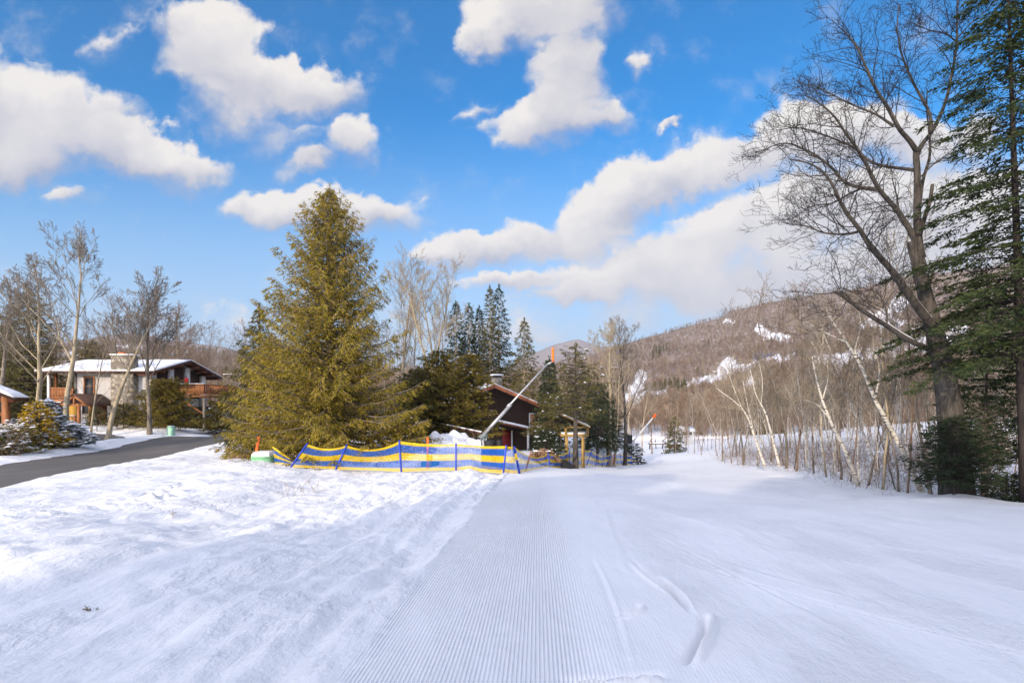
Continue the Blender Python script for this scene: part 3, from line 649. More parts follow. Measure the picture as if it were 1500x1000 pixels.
def conifer_objs(name, label, loc, seed, H, R, matl, group=None, r0=None, bk=None, snow=0.0, cat='tree', lean=(0, 0), cones=0, rz=0, trunk_pts=None, **kw):
    Pp, D, L, W_, br, rng = conifer(seed, H, R, **kw)
    def sh(a): a = a.copy(); zq = np.clip(a[:, 2], 0, None); a[:, 0] += lean[0] * zq; a[:, 1] += lean[1] * zq; return a
    root = empty(name, loc, label, cat, group, rz)
    V, F = tufts_mesh(sh(Pp), D, L, W_, rng); mk('crown', V, F, matl, root)
    T = MB(); r0 = r0 or .02 * H; zs = np.linspace(-.4, H * .97, 12); T.tube(sh(np.stack([zs * 0, zs * 0, zs], -1)), r0 * (1 - .93 * np.linspace(0, 1, 12)), 8)
    V, F = segs_mesh(sh(br[0]), sh(br[1]), br[2], np.maximum(br[3], .003), 4); T.add(V, F); T.build('trunk', bk or DARKB, root, True)
    if snow:
        m = rng.random(len(Pp)) < snow; Q = sh(Pp)[m] + np.array([0, 0, .02]); n = len(Q); rr = W_[m] * rng.uniform(.9, 2.2, n)
        # little caps of snow lying on the sprays
        a = np.arange(5) * 2 * np.pi / 5; ring = np.stack([np.cos(a), np.sin(a), a * 0], -1)
        Vc = np.concatenate([Q[:, None] + ring[None] * rr[:, None, None] * rng.uniform(.7, 1.6, (n, 5, 1)), (Q + np.array([0, 0, 1.0]) * rr[:, None] * .7)[:, None]], 1)
        base = np.arange(n)[:, None] * 6; k = np.arange(5); Fc = np.stack([base + k, base + (k + 1) % 5, base + 5 + k * 0], -1).reshape(-1, 3)
        mk('snow_load', Vc.reshape(-1, 3), Fc, SNOW, root, True)
    if cones:
        T = MB(); idx = rng.choice(np.nonzero((Pp[:, 2] > H * .45) & (Pp[:, 2] < H * .97))[0], cones)
        for i in idx: p = sh(Pp[i:i + 1])[0]; T.tube([p, p - (0, 0, .06), p - (0, 0, .15)], [.012, .028, .01], 5)
        meta(T.build('cone', bark('cone_scales', (.16, .07, .03), (.30, .15, .07), 30, 0), root), kind='stuff')
    return root
LOADED = True

# ------------------------------------------------------------ scattering of far woods (kind = stuff)
def src(name, V, F, m):
    me = bpy.data.meshes.new(name); o = mk(name, V, F, m); C.objects.unlink(o); return o
def scatter(name, label, pts, scl, idx, sources):
    col = bpy.data.collections.new(name + '_kinds')
    for o in sources: col.objects.link(o)
    me = bpy.data.meshes.new(name); me.vertices.add(len(pts)); me.vertices.foreach_set('co', np.asarray(pts, np.float32).ravel())
    for nm, ty, v in (('scl', 'FLOAT', scl), ('rot', 'FLOAT', np.random.default_rng(1).uniform(0, 6.28, len(pts))), ('idx', 'INT', idx)):
        a = me.attributes.new(nm, ty, 'POINT'); a.data.foreach_set('value', np.asarray(v, np.float32 if ty == 'FLOAT' else np.int32))
    o = bpy.data.objects.new(name, me); C.objects.link(o); meta(o, label, name.replace('_', ' '), kind='stuff')
    g = bpy.data.node_groups.new(name, 'GeometryNodeTree'); g.interface.new_socket('Geometry', in_out='INPUT', socket_type='NodeSocketGeometry'); g.interface.new_socket('Geometry', in_out='OUTPUT', socket_type='NodeSocketGeometry')
    N = g.nodes; Lk = g.links; gi = N.new('NodeGroupInput'); go = N.new('NodeGroupOutput'); ip = N.new('GeometryNodeInstanceOnPoints')
    ci = N.new('GeometryNodeCollectionInfo'); ci.inputs['Collection'].default_value = col; ci.inputs['Separate Children'].default_value = True; ci.inputs['Reset Children'].default_value = True
    def at(nm, ty): n = N.new('GeometryNodeInputNamedAttribute'); n.data_type = ty; n.inputs[0].default_value = nm; return [s for s in n.outputs if s.enabled and s.name == 'Attribute'][0]
    cx = N.new('ShaderNodeCombineXYZ'); Lk.new(at('rot', 'FLOAT'), cx.inputs[2])
    Lk.new(gi.outputs[0], ip.inputs['Points']); Lk.new(ci.outputs[0], ip.inputs['Instance']); ip.inputs['Pick Instance'].default_value = True
    Lk.new(at('idx', 'INT'), ip.inputs['Instance Index']); Lk.new(cx.outputs[0], ip.inputs['Rotation']); Lk.new(at('scl', 'FLOAT'), ip.inputs['Scale'])
    Lk.new(ip.outputs[0], go.inputs[0]); md = o.modifiers.new('scatter', 'NODES'); md.node_group = g
    return o
def wood_src(nm, seed, H, r0, m, minr, maxl=2, **kw):
    T, S, _ = bare_tree(seed, H, r0, maxl=maxl, **kw); V, F = segs_mesh(np.array([s[0] for s in S]), np.array([s[1] for s in S]), np.maximum([s[2] for s in S], minr), np.maximum([s[3] for s in S], minr * .7), 3)
    T.add(V, F); V = np.concatenate(T.V); F = np.concatenate(T.F); return src(nm, V, F, m)
def con_src(nm, seed, H, R, m, **kw):
    Pp, D, L, W_, br, rng = conifer(seed, H, R, **kw); V, F = tufts_mesh(Pp, D, L, W_, rng)
    T = MB(); T.add(V, F); T.tube([(0, 0, -.5), (0, 0, H * .5), (0, 0, H * .95)], [.18, .12, .02], 5); return src(nm, np.concatenate(T.V), np.concatenate(T.F), m)
FB = [bark('wood_brown_a', (.12,.085,.062), (.22,.16,.12), 1, 0), bark('wood_brown_b', (.22,.175,.13), (.40,.32,.235), 1, 0), bark('wood_brown_c', (.17,.11,.07), (.29,.19,.125), 1, 0)]
farsrc = [wood_src('far_tree_%s' % 'abcd'[i], 50 + i, 12, .13, FB[i % 3], .055, 2, dens=1.35, first=.22, up=.2, ang=(28, 62)) for i in range(4)]
farcon = [con_src('far_pine', 60, 14, 2.6, MID, nb=70, tl=.9, tw=.3, dens=.3)]
midsrc = [wood_src('mid_tree_%s' % 'abcd'[i], 70 + i, 12, .10, FB[i % 3], .014, 3, dens=1.15, first=.25, up=.4, ang=(20, 50)) for i in range(4)]
rng0 = np.random.default_rng(11)
def wood(name, label, n, pxr, Dr, zf, sources, smin, smax, runs=False, con=.04, dpow=1.0, cons=None):
    px = rng0.uniform(*pxr, n); t = rng0.random(n) ** dpow; D = Dr[0] + (Dr[1] - Dr[0]) * t
    z = zf(px, D); py = 590 - (z - CAMZ) / D * 750; keep = np.ones(n, bool)
    if runs: keep &= ~runmask(px, py) | (rng0.random(n) < np.where((px > 1185) & (py > 465), .55, .2))
    keep &= (vnoise(px * .02, D * .02, 33) > -.46)
    px, D, z = px[keep], D[keep], z[keep]; k = len(px); idx = rng0.integers(0, len(sources), k)
    S_ = list(sources) + (cons or [])
    if cons: idx = np.where((vnoise(px * .03, D * .012, 44) + rng0.normal(size=k) * .12) > .5 - con, len(sources), idx)
    # name order decides the index inside the collection
    order = sorted(range(len(S_)), key=lambda i: S_[i].name); rank = {o: r for r, o in enumerate(order)}; idx = np.array([rank[i] for i in idx])
    return scatter(name, label, np.stack([X_(px, D), D, z - .3], -1), rng0.uniform(smin, smax, k), idx, S_)
wood('mountain_forest', 'brown leafless forest covering the mountain slope right of centre', 15000, (780, 1560), (152, 1160), zR, farsrc, .5, .85, True, .13, 1.0, farcon)
wood('hill_forest', 'brown leafless forest on the low hill behind the houses', 6500, (-60, 900), (125, 810), zL, farsrc, .55, .9, False, .05, 1.1, farcon)
# ------------------------------------------------------------ valley woods beyond the trail
def zg(px, D): return gz(X_(px, D), D, fine=False)
wood('valley_woods', 'dense brown thicket of leafless trees below the mountain, right of the trail', 1050, (975, 1900), (66, 215), zg, midsrc, .36, .62, False, .0, .8)
wood('village_woods', 'bare brown woods behind the chalets left of the trail', 520, (-250, 780), (68, 190), zg, midsrc, .55, .85, False, .02, .9, farcon)

# ------------------------------------------------------------ materials for built things
STUCCO = flat('white_stucco', (.86, .83, .78), .85, .06, 3, .01)
def f_stone(t, b):
    v = t.new('ShaderNodeTexVoronoi'); t.l.new(t.coord, v.inputs['Vector']); v.inputs['Scale'].default_value = 3.6
    e = t.new('ShaderNodeTexVoronoi'); e.feature = 'DISTANCE_TO_EDGE'; t.l.new(t.coord, e.inputs['Vector']); e.inputs['Scale'].default_value = 3.6
    g = t.new('ShaderNodeSeparateColor'); t.l.new(v.outputs['Color'], g.inputs[0])
    col = t.mix(g.outputs[0], (.15, .125, .095), (.42, .37, .29)); col = t.mix(t.mapr(e.outputs[0], .02, .06, 1, 0), col, (.22, .20, .17))
    t.set(b, 'Base Color', col); bump(t, b, t.mapr(e.outputs[0], .0, .12), .04)
STONE = mat('field_stone', f_stone)
def wood_m(name, c, sc=3, var=.3, rough=.7): return flat(name, c, rough, var, sc, .004, stretch=(3, 3, .6))
CEDAR = wood_m('orange_cedar', (.30, .125, .05)); DKW = wood_m('dark_brown_wood', (.075, .042, .03)); TRIM = wood_m('red_brown_trim', (.20, .075, .04))
YEL = wood_m('yellow_lumber', (.36, .235, .08)); GWD = wood_m('grey_weathered_wood', (.16, .145, .125)); WHT = flat('white_paint', (.78, .77, .74), .5, .05)
def f_siding(t, b):
    sx = t.new('ShaderNodeSeparateXYZ'); t.l.new(t.coord, sx.inputs[0])
    s = t.math('FRACT', t.math('MULTIPLY', t.math('ADD', sx.outputs[0], sx.outputs[1]), 4.5)); g = t.mapr(s, 0, .1)
    n = t.noise(t.mapping(t.coord, (6, 6, .6)), 2, 4)
    t.set(b, 'Base Color', t.mix(g, (.02, .01, .008), t.mix(n, (.036, .023, .018), (.066, .040, .029)))); bump(t, b, g, .015)
SIDING = mat('brown_siding', f_siding)
GLASS = flat('dark_glass', (.05, .055, .06), .06, .3, 1.5); AMBER = flat('curtained_glass', (.35, .16, .06), .15, .5, 4)
STEEL = flat('galvanised_steel', (.50, .50, .49), .38, .15, 6, 0, .75); BLKR = flat('black_padding', (.022, .022, .024), .6, .3, 8, .01)
ORG = flat('orange_paint', (.85, .16, .03), .5, .12); BLUEP = flat('blue_pole', (.03, .07, .50), .45, .1); YELP = flat('yellow_tape', (.85, .60, .03), .5, .1)
REDP = flat('red_paint', (.62, .03, .03), .5, .1); GRNP = flat('pale_green_plastic', (.22, .46, .26), .55, .1, 4); TEAL = flat('teal_plastic', (.02, .22, .22), .5, .15); BRNP = flat('rust_pole', (.34, .15, .09), .7, .3)
LOGM = flat('cut_logs', (.20, .125, .075), .85, .55, 14, .02); ROCK = flat('brown_rock', (.16, .10, .065), .9, .45, 4, .08); BLUR = flat('blue_metal_roof', (.10, .17, .34), .4, .15)
DRYG = flat('dry_brush', (.23, .16, .085), .9, .3)

def snow_roof(root, quad, th, name='snow', parent=None, over=.06):
    """a blanket of snow lying on a roof slab given by four corners (anticlockwise from above)"""
    q = np.array(quad, float); n = 14; m = 10; V = []
    nrm = np.array([0, 0, 1.0])
    for top in (1, 0):
        for i in range(n + 1):
            for j in range(m + 1):
                u, v = i / n, j / m; p = (q[0] * (1 - u) + q[1] * u) * (1 - v) + (q[3] * (1 - u) + q[2] * u) * v
                e = min(u, 1 - u, v, 1 - v); h = th * (min(1, .45 + e * 9)) * (1 + .35 * float(vnoise(p[0] * 1.3, p[1] * 1.3, 7))) if top else .004
                V.append(p + nrm * h)
    k = (n + 1) * (m + 1); F = []
    for i in range(n):
        for j in range(m):
            a = i * (m + 1) + j; F.append((a, a + m + 1, a + m + 2, a + 1)); F.append((k + a, k + a + 1, k + a + m + 2, k + a + m + 1))
    ring = [(i, 0) for i in range(n)] + [(n, j) for j in range(m)] + [(i, m) for i in range(n, 0, -1)] + [(0, j) for j in range(m, 0, -1)]
    ids = [i * (m + 1) + j for i, j in ring]
    for a, b in zip(ids, ids[1:] + ids[:1]): F.append((a, a + k, b + k, b))
    return mk(name, V, np.array(F), SNOW, parent or root, True)
def slab(V4, th):
    q = np.array(V4, float); m = MB(); return m.add(np.concatenate([q - (0, 0, th), q]), BOXF)
def window(root, x0, x1, z0, z1, yf, frame=CEDAR, glass=GLASS, fw=.08, bars=0, axis='y', dirn=-1):
    """window standing proud of a wall face at y = yf (axis y) or x = yf (axis x)"""
    def bx(m, a0, a1, b0, b1, d0, d1):
        lo, hi = sorted((yf + dirn * d0, yf + dirn * d1))
        return m.box(a0, a1, lo, hi, b0, b1) if axis == 'y' else m.box(lo, hi, a0, a1, b0, b1)
    f = MB(); bx(f, x0, x0 + fw, z0, z1, -.01, .06); bx(f, x1 - fw, x1, z0, z1, -.01, .06); bx(f, x0 + fw, x1 - fw, z0, z0 + fw, -.01, .058); bx(f, x0 + fw, x1 - fw, z1 - fw, z1, -.01, .058)
    for i in range(bars): zc = z0 + (z1 - z0) * (i + 1) / (bars + 1); bx(f, x0 + fw, x1 - fw, zc - .025, zc + .025, .0, .05)
    fo = f.build('window', frame, root); g = MB(); bx(g, x0 + fw, x1 - fw, z0 + fw, z1 - fw, -.02, .015); g.build('pane', glass, fo); return fo

# ------------------------------------------------------------ the white chalet on the left
HX = lambda px, Y=45.0: X_(px, Y)
HZ = lambda py, Y=45.0: CAMZ + (590 - py) / 750 * Y
hr = empty('chalet', (0, 0, 0), 'white two-storey chalet with snowy roof, tall stone chimney and orange balconies', 'house')
zb = -.9; zt = HZ(541.5); X0, X1, Y0, Y1 = HX(113), HX(214), 45.0, 53.6; ym = (Y0 + Y1) / 2; zr = HZ(527.5, 49.3) ; zt2 = zt + .1
MB().prism([(Y0, zb), (Y1, zb), (Y1, zt), (ym, zr - .25), (Y0, zt)], X0, X1, 'x').build('wall', STUCCO, hr)
# wood-clad gable end with white piers
g = MB(); g.prism([(Y0 + .7, HZ(583)), (Y1 - .1, HZ(583)), (Y1 - .1, zt - .15), (ym, zr - .38), (Y0 + .7, zt - .15)], X1, X1 + .05, 'x'); g.build('gable_cladding', DKW, hr)
for yy in (45.2, 47.6, 50.0, 52.6):
    top = zt + (zr - zt) * (1 - abs(yy + .3 - ym) / (ym - Y0)) - .35
    MB().box(X1 + .05, X1 + .35, yy, yy + .6, zb, top).build('pier', STUCCO, hr)
for a, b in ((45.95, 47.45), (48.35, 49.85), (50.75, 52.4)): window(hr, a, b, HZ(574), HZ(556), X1 + .05, CEDAR, GLASS, .09, axis='x', dirn=1)
# roof: two planes, beyond the walls on every side
ov = .9; RX0, RX1 = HX(64), X1 + 1.3; e0 = zt - .16; e1 = zt - .16
A, B_, C_, D_ = (RX0, Y0 - ov, e0), (RX1, Y0 - ov, e0), (RX1, ym, zr), (RX0, ym, zr)
ro = slab([A, B_, C_, D_], .2).build('roof', DKW, hr); snow_roof(hr, [A, B_, C_, D_], .16, 'snow', ro)
A2, B2, C2, D2 = (RX0, ym, zr), (RX1, ym, zr), (RX1, Y1 + ov, e1), (RX0, Y1 + ov, e1)
ro2 = slab([A2, B2, C2, D2], .2).build('roof', DKW, hr); snow_roof(hr, [A2, B2, C2, D2], .16, 'snow', ro2)
for yy in np.linspace(Y0 - .6, Y1 + .6, 9):
    zz_ = zr - (zr - e0) * abs(yy - ym) / (ym - Y0 + ov) - .32; MB().beam((X1 - .3, yy, zz_), (RX1 - .05, yy, zz_), .14, .2).build('rafter', TRIM, hr)
# chimney
cx0, cx1 = HX(172), HX(203); ch = MB(); ch.box(cx0, cx1, Y0 - .75, Y0 - .02, zb, HZ(521)).build('chimney', STONE, hr)
MB().box(cx0 - .08, cx1 + .08, Y0 - .83, Y0 + .06, HZ(521), HZ(519.5)).build('chimney_cap', SNOW, bpy.data.objects['chimney']); MB().box(cx0 + .5, cx0 + .95, Y0 - .6, Y0 - .2, HZ(519.5), HZ(517)).build('flue', ORG, bpy.data.objects['chimney'])
# front windows, dark corner post, entry porch
window(hr, HX(123), HX(139.5), HZ(580.5), HZ(551), Y0, CEDAR, GLASS, .12, 1)
MB().box(HX(109.5), HX(113), Y0 - .05, Y0 + .4, zb, zt - .2).build('corner_post', GWD, hr)
window(hr, HX(121), HX(152), HZ(606), HZ(587), Y0, DKW, GLASS, .08, 0)
MB().box(HX(120), HX(140), Y0 - .5, Y0 - .02, HZ(585.5), HZ(583)).build('window_ledge', SNOW, hr)
pr = MB(); py0 = Y0 - 2.6
for xx in (HX(133), HX(151), HX(167)): pr.box(xx - .09, xx + .09, py0, py0 + .18, zb, HZ(594))
pr.beam((HX(130), py0 + .1, HZ(592.5)), (HX(170), py0 + .1, HZ(592.5)), .16, .22)
po = pr.build('porch_frame', CEDAR, hr); xa, xb, xm = HX(128), HX(172), HX(150); zl, zh = HZ(592), HZ(577)
for (xs_, xe) in ((xa, xm), (xb, xm)):
    q = [(min(xs_, xe), py0 - .4, zl if xs_ < xe else zh), (max(xs_, xe), py0 - .4, zh if xs_ < xe else zl), (max(xs_, xe), Y0 - .1, zh if xs_ < xe else zl), (min(xs_, xe), Y0 - .1, zl if xs_ < xe else zh)]
    slab(q, .12).build('porch_roof', DKW, hr)
m = MB(); m.beam((xa + .3, py0 - .3, zl - .05), (xm, py0 - .3, zh - .2), .1, .16); m.beam((xb - .3, py0 - .3, zl - .05), (xm, py0 - .3, zh - .2), .1, .16); m.beam((xm, py0 - .3, zl), (xm, py0 - .3, zh - .2), .1); m.build('porch_truss', CEDAR, hr)
dr = MB().box(HX(143), HX(157), Y0 - .06, Y0 - .01, HZ(618), HZ(589)).build('door', TRIM, hr)
# left balcony (recessed end) with white corner post
bl = MB(); bx0, bx1 = HX(78), X0 - .05; bl.box(bx0, bx1, Y0 - .4, Y0 + 4, HZ(588), HZ(584.5)); bl.build('balcony_floor', CEDAR, hr)
m = MB(); m.box(bx0, bx1, Y0 - .4, Y0 - .3, HZ(569.5), HZ(567.5)); m.box(bx0, bx1, Y0 - .4, Y0 - .32, HZ(583), HZ(581.5))
for xx in np.linspace(bx0 + .05, bx1 - .05, 16): m.box(xx - .05, xx + .05, Y0 - .385, Y0 - .335, HZ(581.5), HZ(569.5))
m.build('balcony_railing', CEDAR, hr)
MB().box(HX(76.5), HX(79), Y0 - .5, Y0 - .28, zb, zt - .25).build('porch_post', WHT, hr); MB().box(HX(80), HX(83), Y0 - .1, Y0 + .1, zb, zt - .25).build('porch_post', CEDAR, hr)
MB().box(HX(80), X0, Y0 + 4, Y0 + 4.2, zb, zt - .2).build('back_wall', DKW, hr); MB().box(HX(99), HX(113), Y0 - .1, Y0, zb, HZ(590)).build('lower_screen', wood_m('golden_wood', (.40, .23, .04)), hr)
MB().box(HX(74), HX(101), Y0 - .45, Y0 + .3, HZ(589.5), HZ(588)).build('balcony_snow', SNOW, hr)
# right deck on posts
dk = MB(); dx0, dx1 = X1 + .36, X1 + 3.6; dz0, dz1 = HZ(582, 49), HZ(579, 49); dk.box(dx0, dx1, 47.5, 53.4, dz0, dz1).build('deck_floor', CEDAR, hr)
m = MB(); rz_ = dz1 + 1.0
for (a, b) in (((dx0, 47.5), (dx1, 47.5)), ((dx1, 47.5), (dx1, 53.4))):
    m.beam((a[0], a[1], rz_), (b[0], b[1], rz_), .12, .08); m.beam((a[0], a[1], dz1 + .12), (b[0], b[1], dz1 + .12), .08, .08)
    for t in np.linspace(0.02, .98, 22): xx, yy = a[0] + (b[0] - a[0]) * t, a[1] + (b[1] - a[1]) * t; m.box(xx - .055, xx + .055, yy - .03, yy + .03, dz1 + .16, rz_ - .04)
m.build('deck_railing', CEDAR, hr)
for yy in (47.7, 50.4, 53.1): MB().box(dx1 - .2, dx1, yy - .1, yy + .1, zb, dz0).build('deck_post', GWD, hr)
MB().beam((dx1 - .1, 47.8, dz0 - 1.6), (dx0 + .6, 47.8, dz0 - .05), .14).build('brace', CEDAR, hr)
MB().box(dx0, dx1 + .05, 47.4, 47.6, rz_ + .04, rz_ + .1).build('railing_snow', SNOW, hr)
# lower porch railing in front of the chalet
rl = empty('porch_railing', (HX(106), 43.5, 0), 'low brown wooden railing with snow below the white chalet', 'railing')
m = MB(); w_ = 3.2; z0 = HZ(621, 43.5); z1 = HZ(610, 43.5)
for zq in (z0 + .1, z1): m.box(-w_ / 2 - .8, w_ / 2, -.05, .05, zq - .05, zq + .03)
m.build('rail', CEDAR, rl); m = MB()
for xx in np.linspace(-w_ / 2 - .7, w_ / 2 - .1, 16): m.box(xx - .03, xx + .03, -.03, .03, z0 + .13, z1 - .05)
m.build('balusters', CEDAR, rl)
for xx in (-w_ / 2 - .8, 0, w_ / 2 - .1): MB().box(xx, xx + .12, -.09, -.055, z0 - .8, z1 + .1).build('post', TRIM, rl)
MB().box(-w_ / 2 - .8, w_ / 2, -.07, .07, z1 + .032, z1 + .12).build('snow', SNOW, rl)
def lantern(px, py, Y, lab, s=.3):
    p = P(px, py, Y); r = empty('lantern', p, lab, 'lantern'); m = MB(); m.tube([(0, 0, -s), (0, 0, -s * .5), (0, 0, 0), (0, 0, s * .6), (0, 0, s * .9)], [s * .25, s * .6, s * .68, s * .5, s * .12], 10).build('shade', REDP, r, True)
    MB().tube([(0, 0, s * .9), (0, 0, s * 1.6)], .02, 5).build('hook', DKW, r)
lantern(273, 557, 47.3, 'round red lantern hanging under the chalet gable', .3)
# red ornament by the far driveway
p = P(308.5, 607, 50); gzv = g1(p[0], 50)
r = empty('hydrant', (p[0], 50, gzv), 'small red and white hydrant in the snow beyond the road', 'hydrant')
m = MB().tube([(0, 0, -.2), (0, 0, .1), (0, 0, .8), (0, 0, .95)], [.24, .2, .2, .2], 10); m.build('barrel', REDP, r, True); MB().tube([(0, 0, .95), (0, 0, 1.1), (0, 0, 1.25)], [.26, .2, .05], 10).build('cap', SNOW, r, True); MB().tube([(-.34, 0, .7), (.34, 0, .7)], .09, 8).build('nozzle', REDP, r)
# corner of a small house at the far left edge
cr = empty('timber_pavilion', (0, 0, 0), 'corner of a timber pavilion with snowy roof at the left edge', 'pavilion')
Yp = 27.0; xe = X_(19, Yp); ze = CAMZ + (590 - 582) / 750 * Yp; zp = CAMZ + (590 - 545) / 750 * Yp
q = [(xe - 6.2, Yp - .0, zp + 1.15), (xe, Yp - .0, ze), (xe, Yp + .9, ze), (xe - 6.2, Yp + .9, zp + 1.15)]
r_ = slab(q, .16).build('roof', DKW, cr); snow_roof(cr, q, .12, 'snow', r_)
MB().box(xe - .9, xe - .65, Yp + .3, Yp + .55, -1.2, ze + .1).build('post', CEDAR, cr); MB().beam((xe - 6, Yp + .42, ze - .12), (xe - .3, Yp + .42, ze - .12), .16, .25).build('beam', TRIM, cr); MB().beam((xe - 1.7, Yp + .42, ze - .3), (xe - .8, Yp + .42, ze - 1.1), .12).build('brace', CEDAR, cr)
MB().box(xe - 6, xe - 1.5, Yp + .7, Yp + .85, -1.2, ze + .25).build('wall', DKW, cr)

# ------------------------------------------------------------ the brown cabin
Yc = 41.0; cp = P(722, 563, Yc); cb = empty('cabin', (cp[0], Yc, 0), 'dark brown gabled cabin with snowy roof, behind the snow gun lance', 'cabin', rz=R_(14))
zc0 = -2.6; zpk = cp[2]; sl_ = .42; hw = 3.9
zw = lambda xx: zpk - .22 - sl_ * abs(xx)
MB().prism([(-hw, zc0), (hw, zc0), (hw, zw(hw)), (0, zw(0)), (-hw, zw(-hw))], 0, 8.5, 'y').build('wall', SIDING, cb)
for sg in (-1, 1):
    a = (0, -.75, zpk); b = (sg * (hw + .75), -.75, zpk - sl_ * (hw + .75)); c = (sg * (hw + .75), 9, b[2]); d = (0, 9, zpk)
    q = [a, b, c, d] if sg > 0 else [b, a, d, c]
    rf = slab(q, .1).build('roof', TRIM, cb); snow_roof(cb, q, .15, 'snow', rf)
    m = MB(); m.beam((0, -.78, zpk - .16), (sg * (hw + .75), -.78, zpk - .16 - sl_ * (hw + .75)), .05, .26); m.build('fascia', wood_m('rust_fascia', (.36, .13, .06)), cb)
window(cb, 3.0, 4.0 - .12, HZ(625, 41) , HZ(605, 41), 0, WHT, AMBER, .09, 1)
window(cb, -1.6, -.4, HZ(640, 41), HZ(628, 41), 0, WHT, GLASS, .07, 0)
q = [(.1, -1.8, HZ(617, 40)), (2.7, -1.8, HZ(628, 40)), (2.7, -.02, HZ(628, 40)), (.1, -.02, HZ(617, 40))]
rf = slab(q, .14).build('porch_roof', TRIM, cb); snow_roof(cb, q, .16, 'snow', rf)
MB().box(.75, 1.45, -.05, -.01, zc0, HZ(631, 41)).build('door', flat('dark_red_door', (.22, .02, .02), .5, .1), cb); MB().box(1.5, 1.62, -.07, -.01, zc0, HZ(631, 41)).build('door_frame', WHT, cb)
MB().box(2.4, 2.55, -1.7, -1.55, zc0, HZ(630, 40)).build('porch_post', WHT, cb)
chm = MB().box(.35, 1.15, 1.6, 2.4, zpk - .6, HZ(552, 42)).build('chimney', STONE, cb); MB().box(.28, 1.22, 1.52, 2.48, HZ(549, 42), HZ(547, 42)).build('chimney_cap', SNOW, chm); MB().box(.45, 1.05, 1.7, 2.3, HZ(552, 42), HZ(549, 42)).build('flue', BLKR, chm)

# ------------------------------------------------------------ yellow lookout deck
Yd = 33.0; dz = lambda py: CAMZ + (590 - py) / 750 * Yd; dx = lambda px: X_(px, Yd)
yd = empty('lookout_deck', (0, 0, 0), 'yellow timber deck on posts with a snowy shed roof, above the end of the fence', 'deck')
MB().box(dx(822), dx(862), Yd, Yd + 2.2, dz(639.5), dz(636)).build('floor', YEL, yd)
for px_ in (830, 854.5): MB().box(dx(px_) - .1, dx(px_) + .1, Yd + .02, Yd + .22, -2.6, dz(639.6)).build('post', YEL, yd)
for px_ in (829, 861): MB().box(dx(px_) - .07, dx(px_) + .07, Yd + .02, Yd + .16, dz(635.9), dz(625)).build('roof_post', YEL, yd)
q = [(dx(826), Yd - .2, dz(608)), (dx(864), Yd - .2, dz(625)), (dx(864), Yd + 2.3, dz(625)), (dx(826), Yd + 2.3, dz(608))]
q2 = [(dx(804), Yd - .2, dz(626)), (dx(826), Yd - .2, dz(608)), (dx(826), Yd + 2.3, dz(608)), (dx(804), Yd + 2.3, dz(626))]
for qq in (q,): rf = slab(qq, .08).build('roof', YEL, yd); snow_roof(yd, qq, .08, 'snow', rf)
MB().box(dx(824), dx(861), Yd + .02, Yd + .1, dz(626.5), dz(624.6)).build('rail', YEL, yd); MB().box(dx(824), dx(861), Yd + .1, Yd + 2.1, dz(635.9), dz(634)).build('floor_snow', SNOW, yd)

# ------------------------------------------------------------ snow guns
def tube_head(r, at, ax, L, rad, m_): at = np.array(at, float); ax = np.array(ax, float); MB().tube([at, at + ax * .08 * L, at + ax * .92 * L, at + ax * L], [rad * .7, rad, rad, rad * .6], 10).build('nozzle_head', m_, r, True)
Yg = 22.0; b0 = P(712, 690, Yg); gz0 = g1(b0[0], Yg)
sg1 = empty('snow_gun', (b0[0], Yg, gz0), 'tall grey snow gun lance with orange nozzle rising right across the brown cabin', 'snow gun')
O = np.array([b0[0], Yg, gz0]); pt = lambda px, py, Y=Yg: P(px, py, Y) - O
MB().tube([(0, .35, -.6), pt(708, 642) + (0, .35, 0)], .06, 8).build('post', STEEL, sg1)
MB().tube([pt(704, 641), pt(747, 594)], .07, 8).build('lower_boom', STEEL, sg1, True); MB().tube([pt(708, 634.5), pt(801, 534)], .042, 8).build('lance', STEEL, sg1, True)
MB().tube([pt(744, 592), pt(748, 596)], .11, 8).build('clamp', STEEL, sg1)
m = MB(); m.beam(pt(703, 641), pt(713, 636), .12, .2); m.beam(pt(706, 652), pt(704, 640), .07); m.beam(pt(711, 652), pt(713, 637), .07); m.build('bracket', flat('teal_grey_steel', (.22, .27, .27), .5, .2, 8, 0, .4), sg1)
tube_head(sg1, pt(810, 530), (0, 0, 1), .62, .055, ORG)
for k in range(4): zq = pt(810, 526 - k * 4.6)[2]; MB().tube([pt(810, 530)[:2].tolist() + [zq], pt(810, 530)[:2].tolist() + [zq + .04]],   .064, 8).build('nozzle_ring', flat('amber_ring', (.7, .3, .03), .5, .1), sg1)
MB().tube([pt(801, 534), pt(810, 529)], .035, 6).build('elbow', STEEL, sg1)
for k, (pxx, w_) in enumerate(((717.5, .23), (731.5, .13))):
    p = P(pxx, 645, 21.2); zq = g1(p[0], 21.2); r = meta(MB().tube([(0, 0, -.1), (0, 0, .02), (0, 0, p[2] - zq - .03), (0, 0, p[2] - zq + .02 * k)], [w_ * 1.0, w_, w_ * 1.05, w_ * .9], 14).build('crash_pad', BLKR, smooth=True, loc=(p[0], 21.2, zq)),
        ('wide', 'narrow')[k] + ' black crash pad wrapped round the snow gun post behind the netting', 'crash pad')
Y2 = 60.0; b2 = P(920, 678, Y2); z2 = g1(b2[0], Y2); O = np.array([b2[0], Y2, z2])
sg2 = empty('snow_gun', O, 'distant snow gun with orange tip leaning right over the end of the trail fence', 'snow gun')
MB().tube([(0, 0, -.3), pt(922, 655, Y2)], .1, 8).build('post', STEEL, sg2); MB().tube([pt(920, 655, Y2), pt(957, 611, Y2)], .085, 6).build('lance', WHT, sg2, True); tube_head(sg2, pt(957, 612, Y2), (.5, 0, .85), .55, .17, ORG)
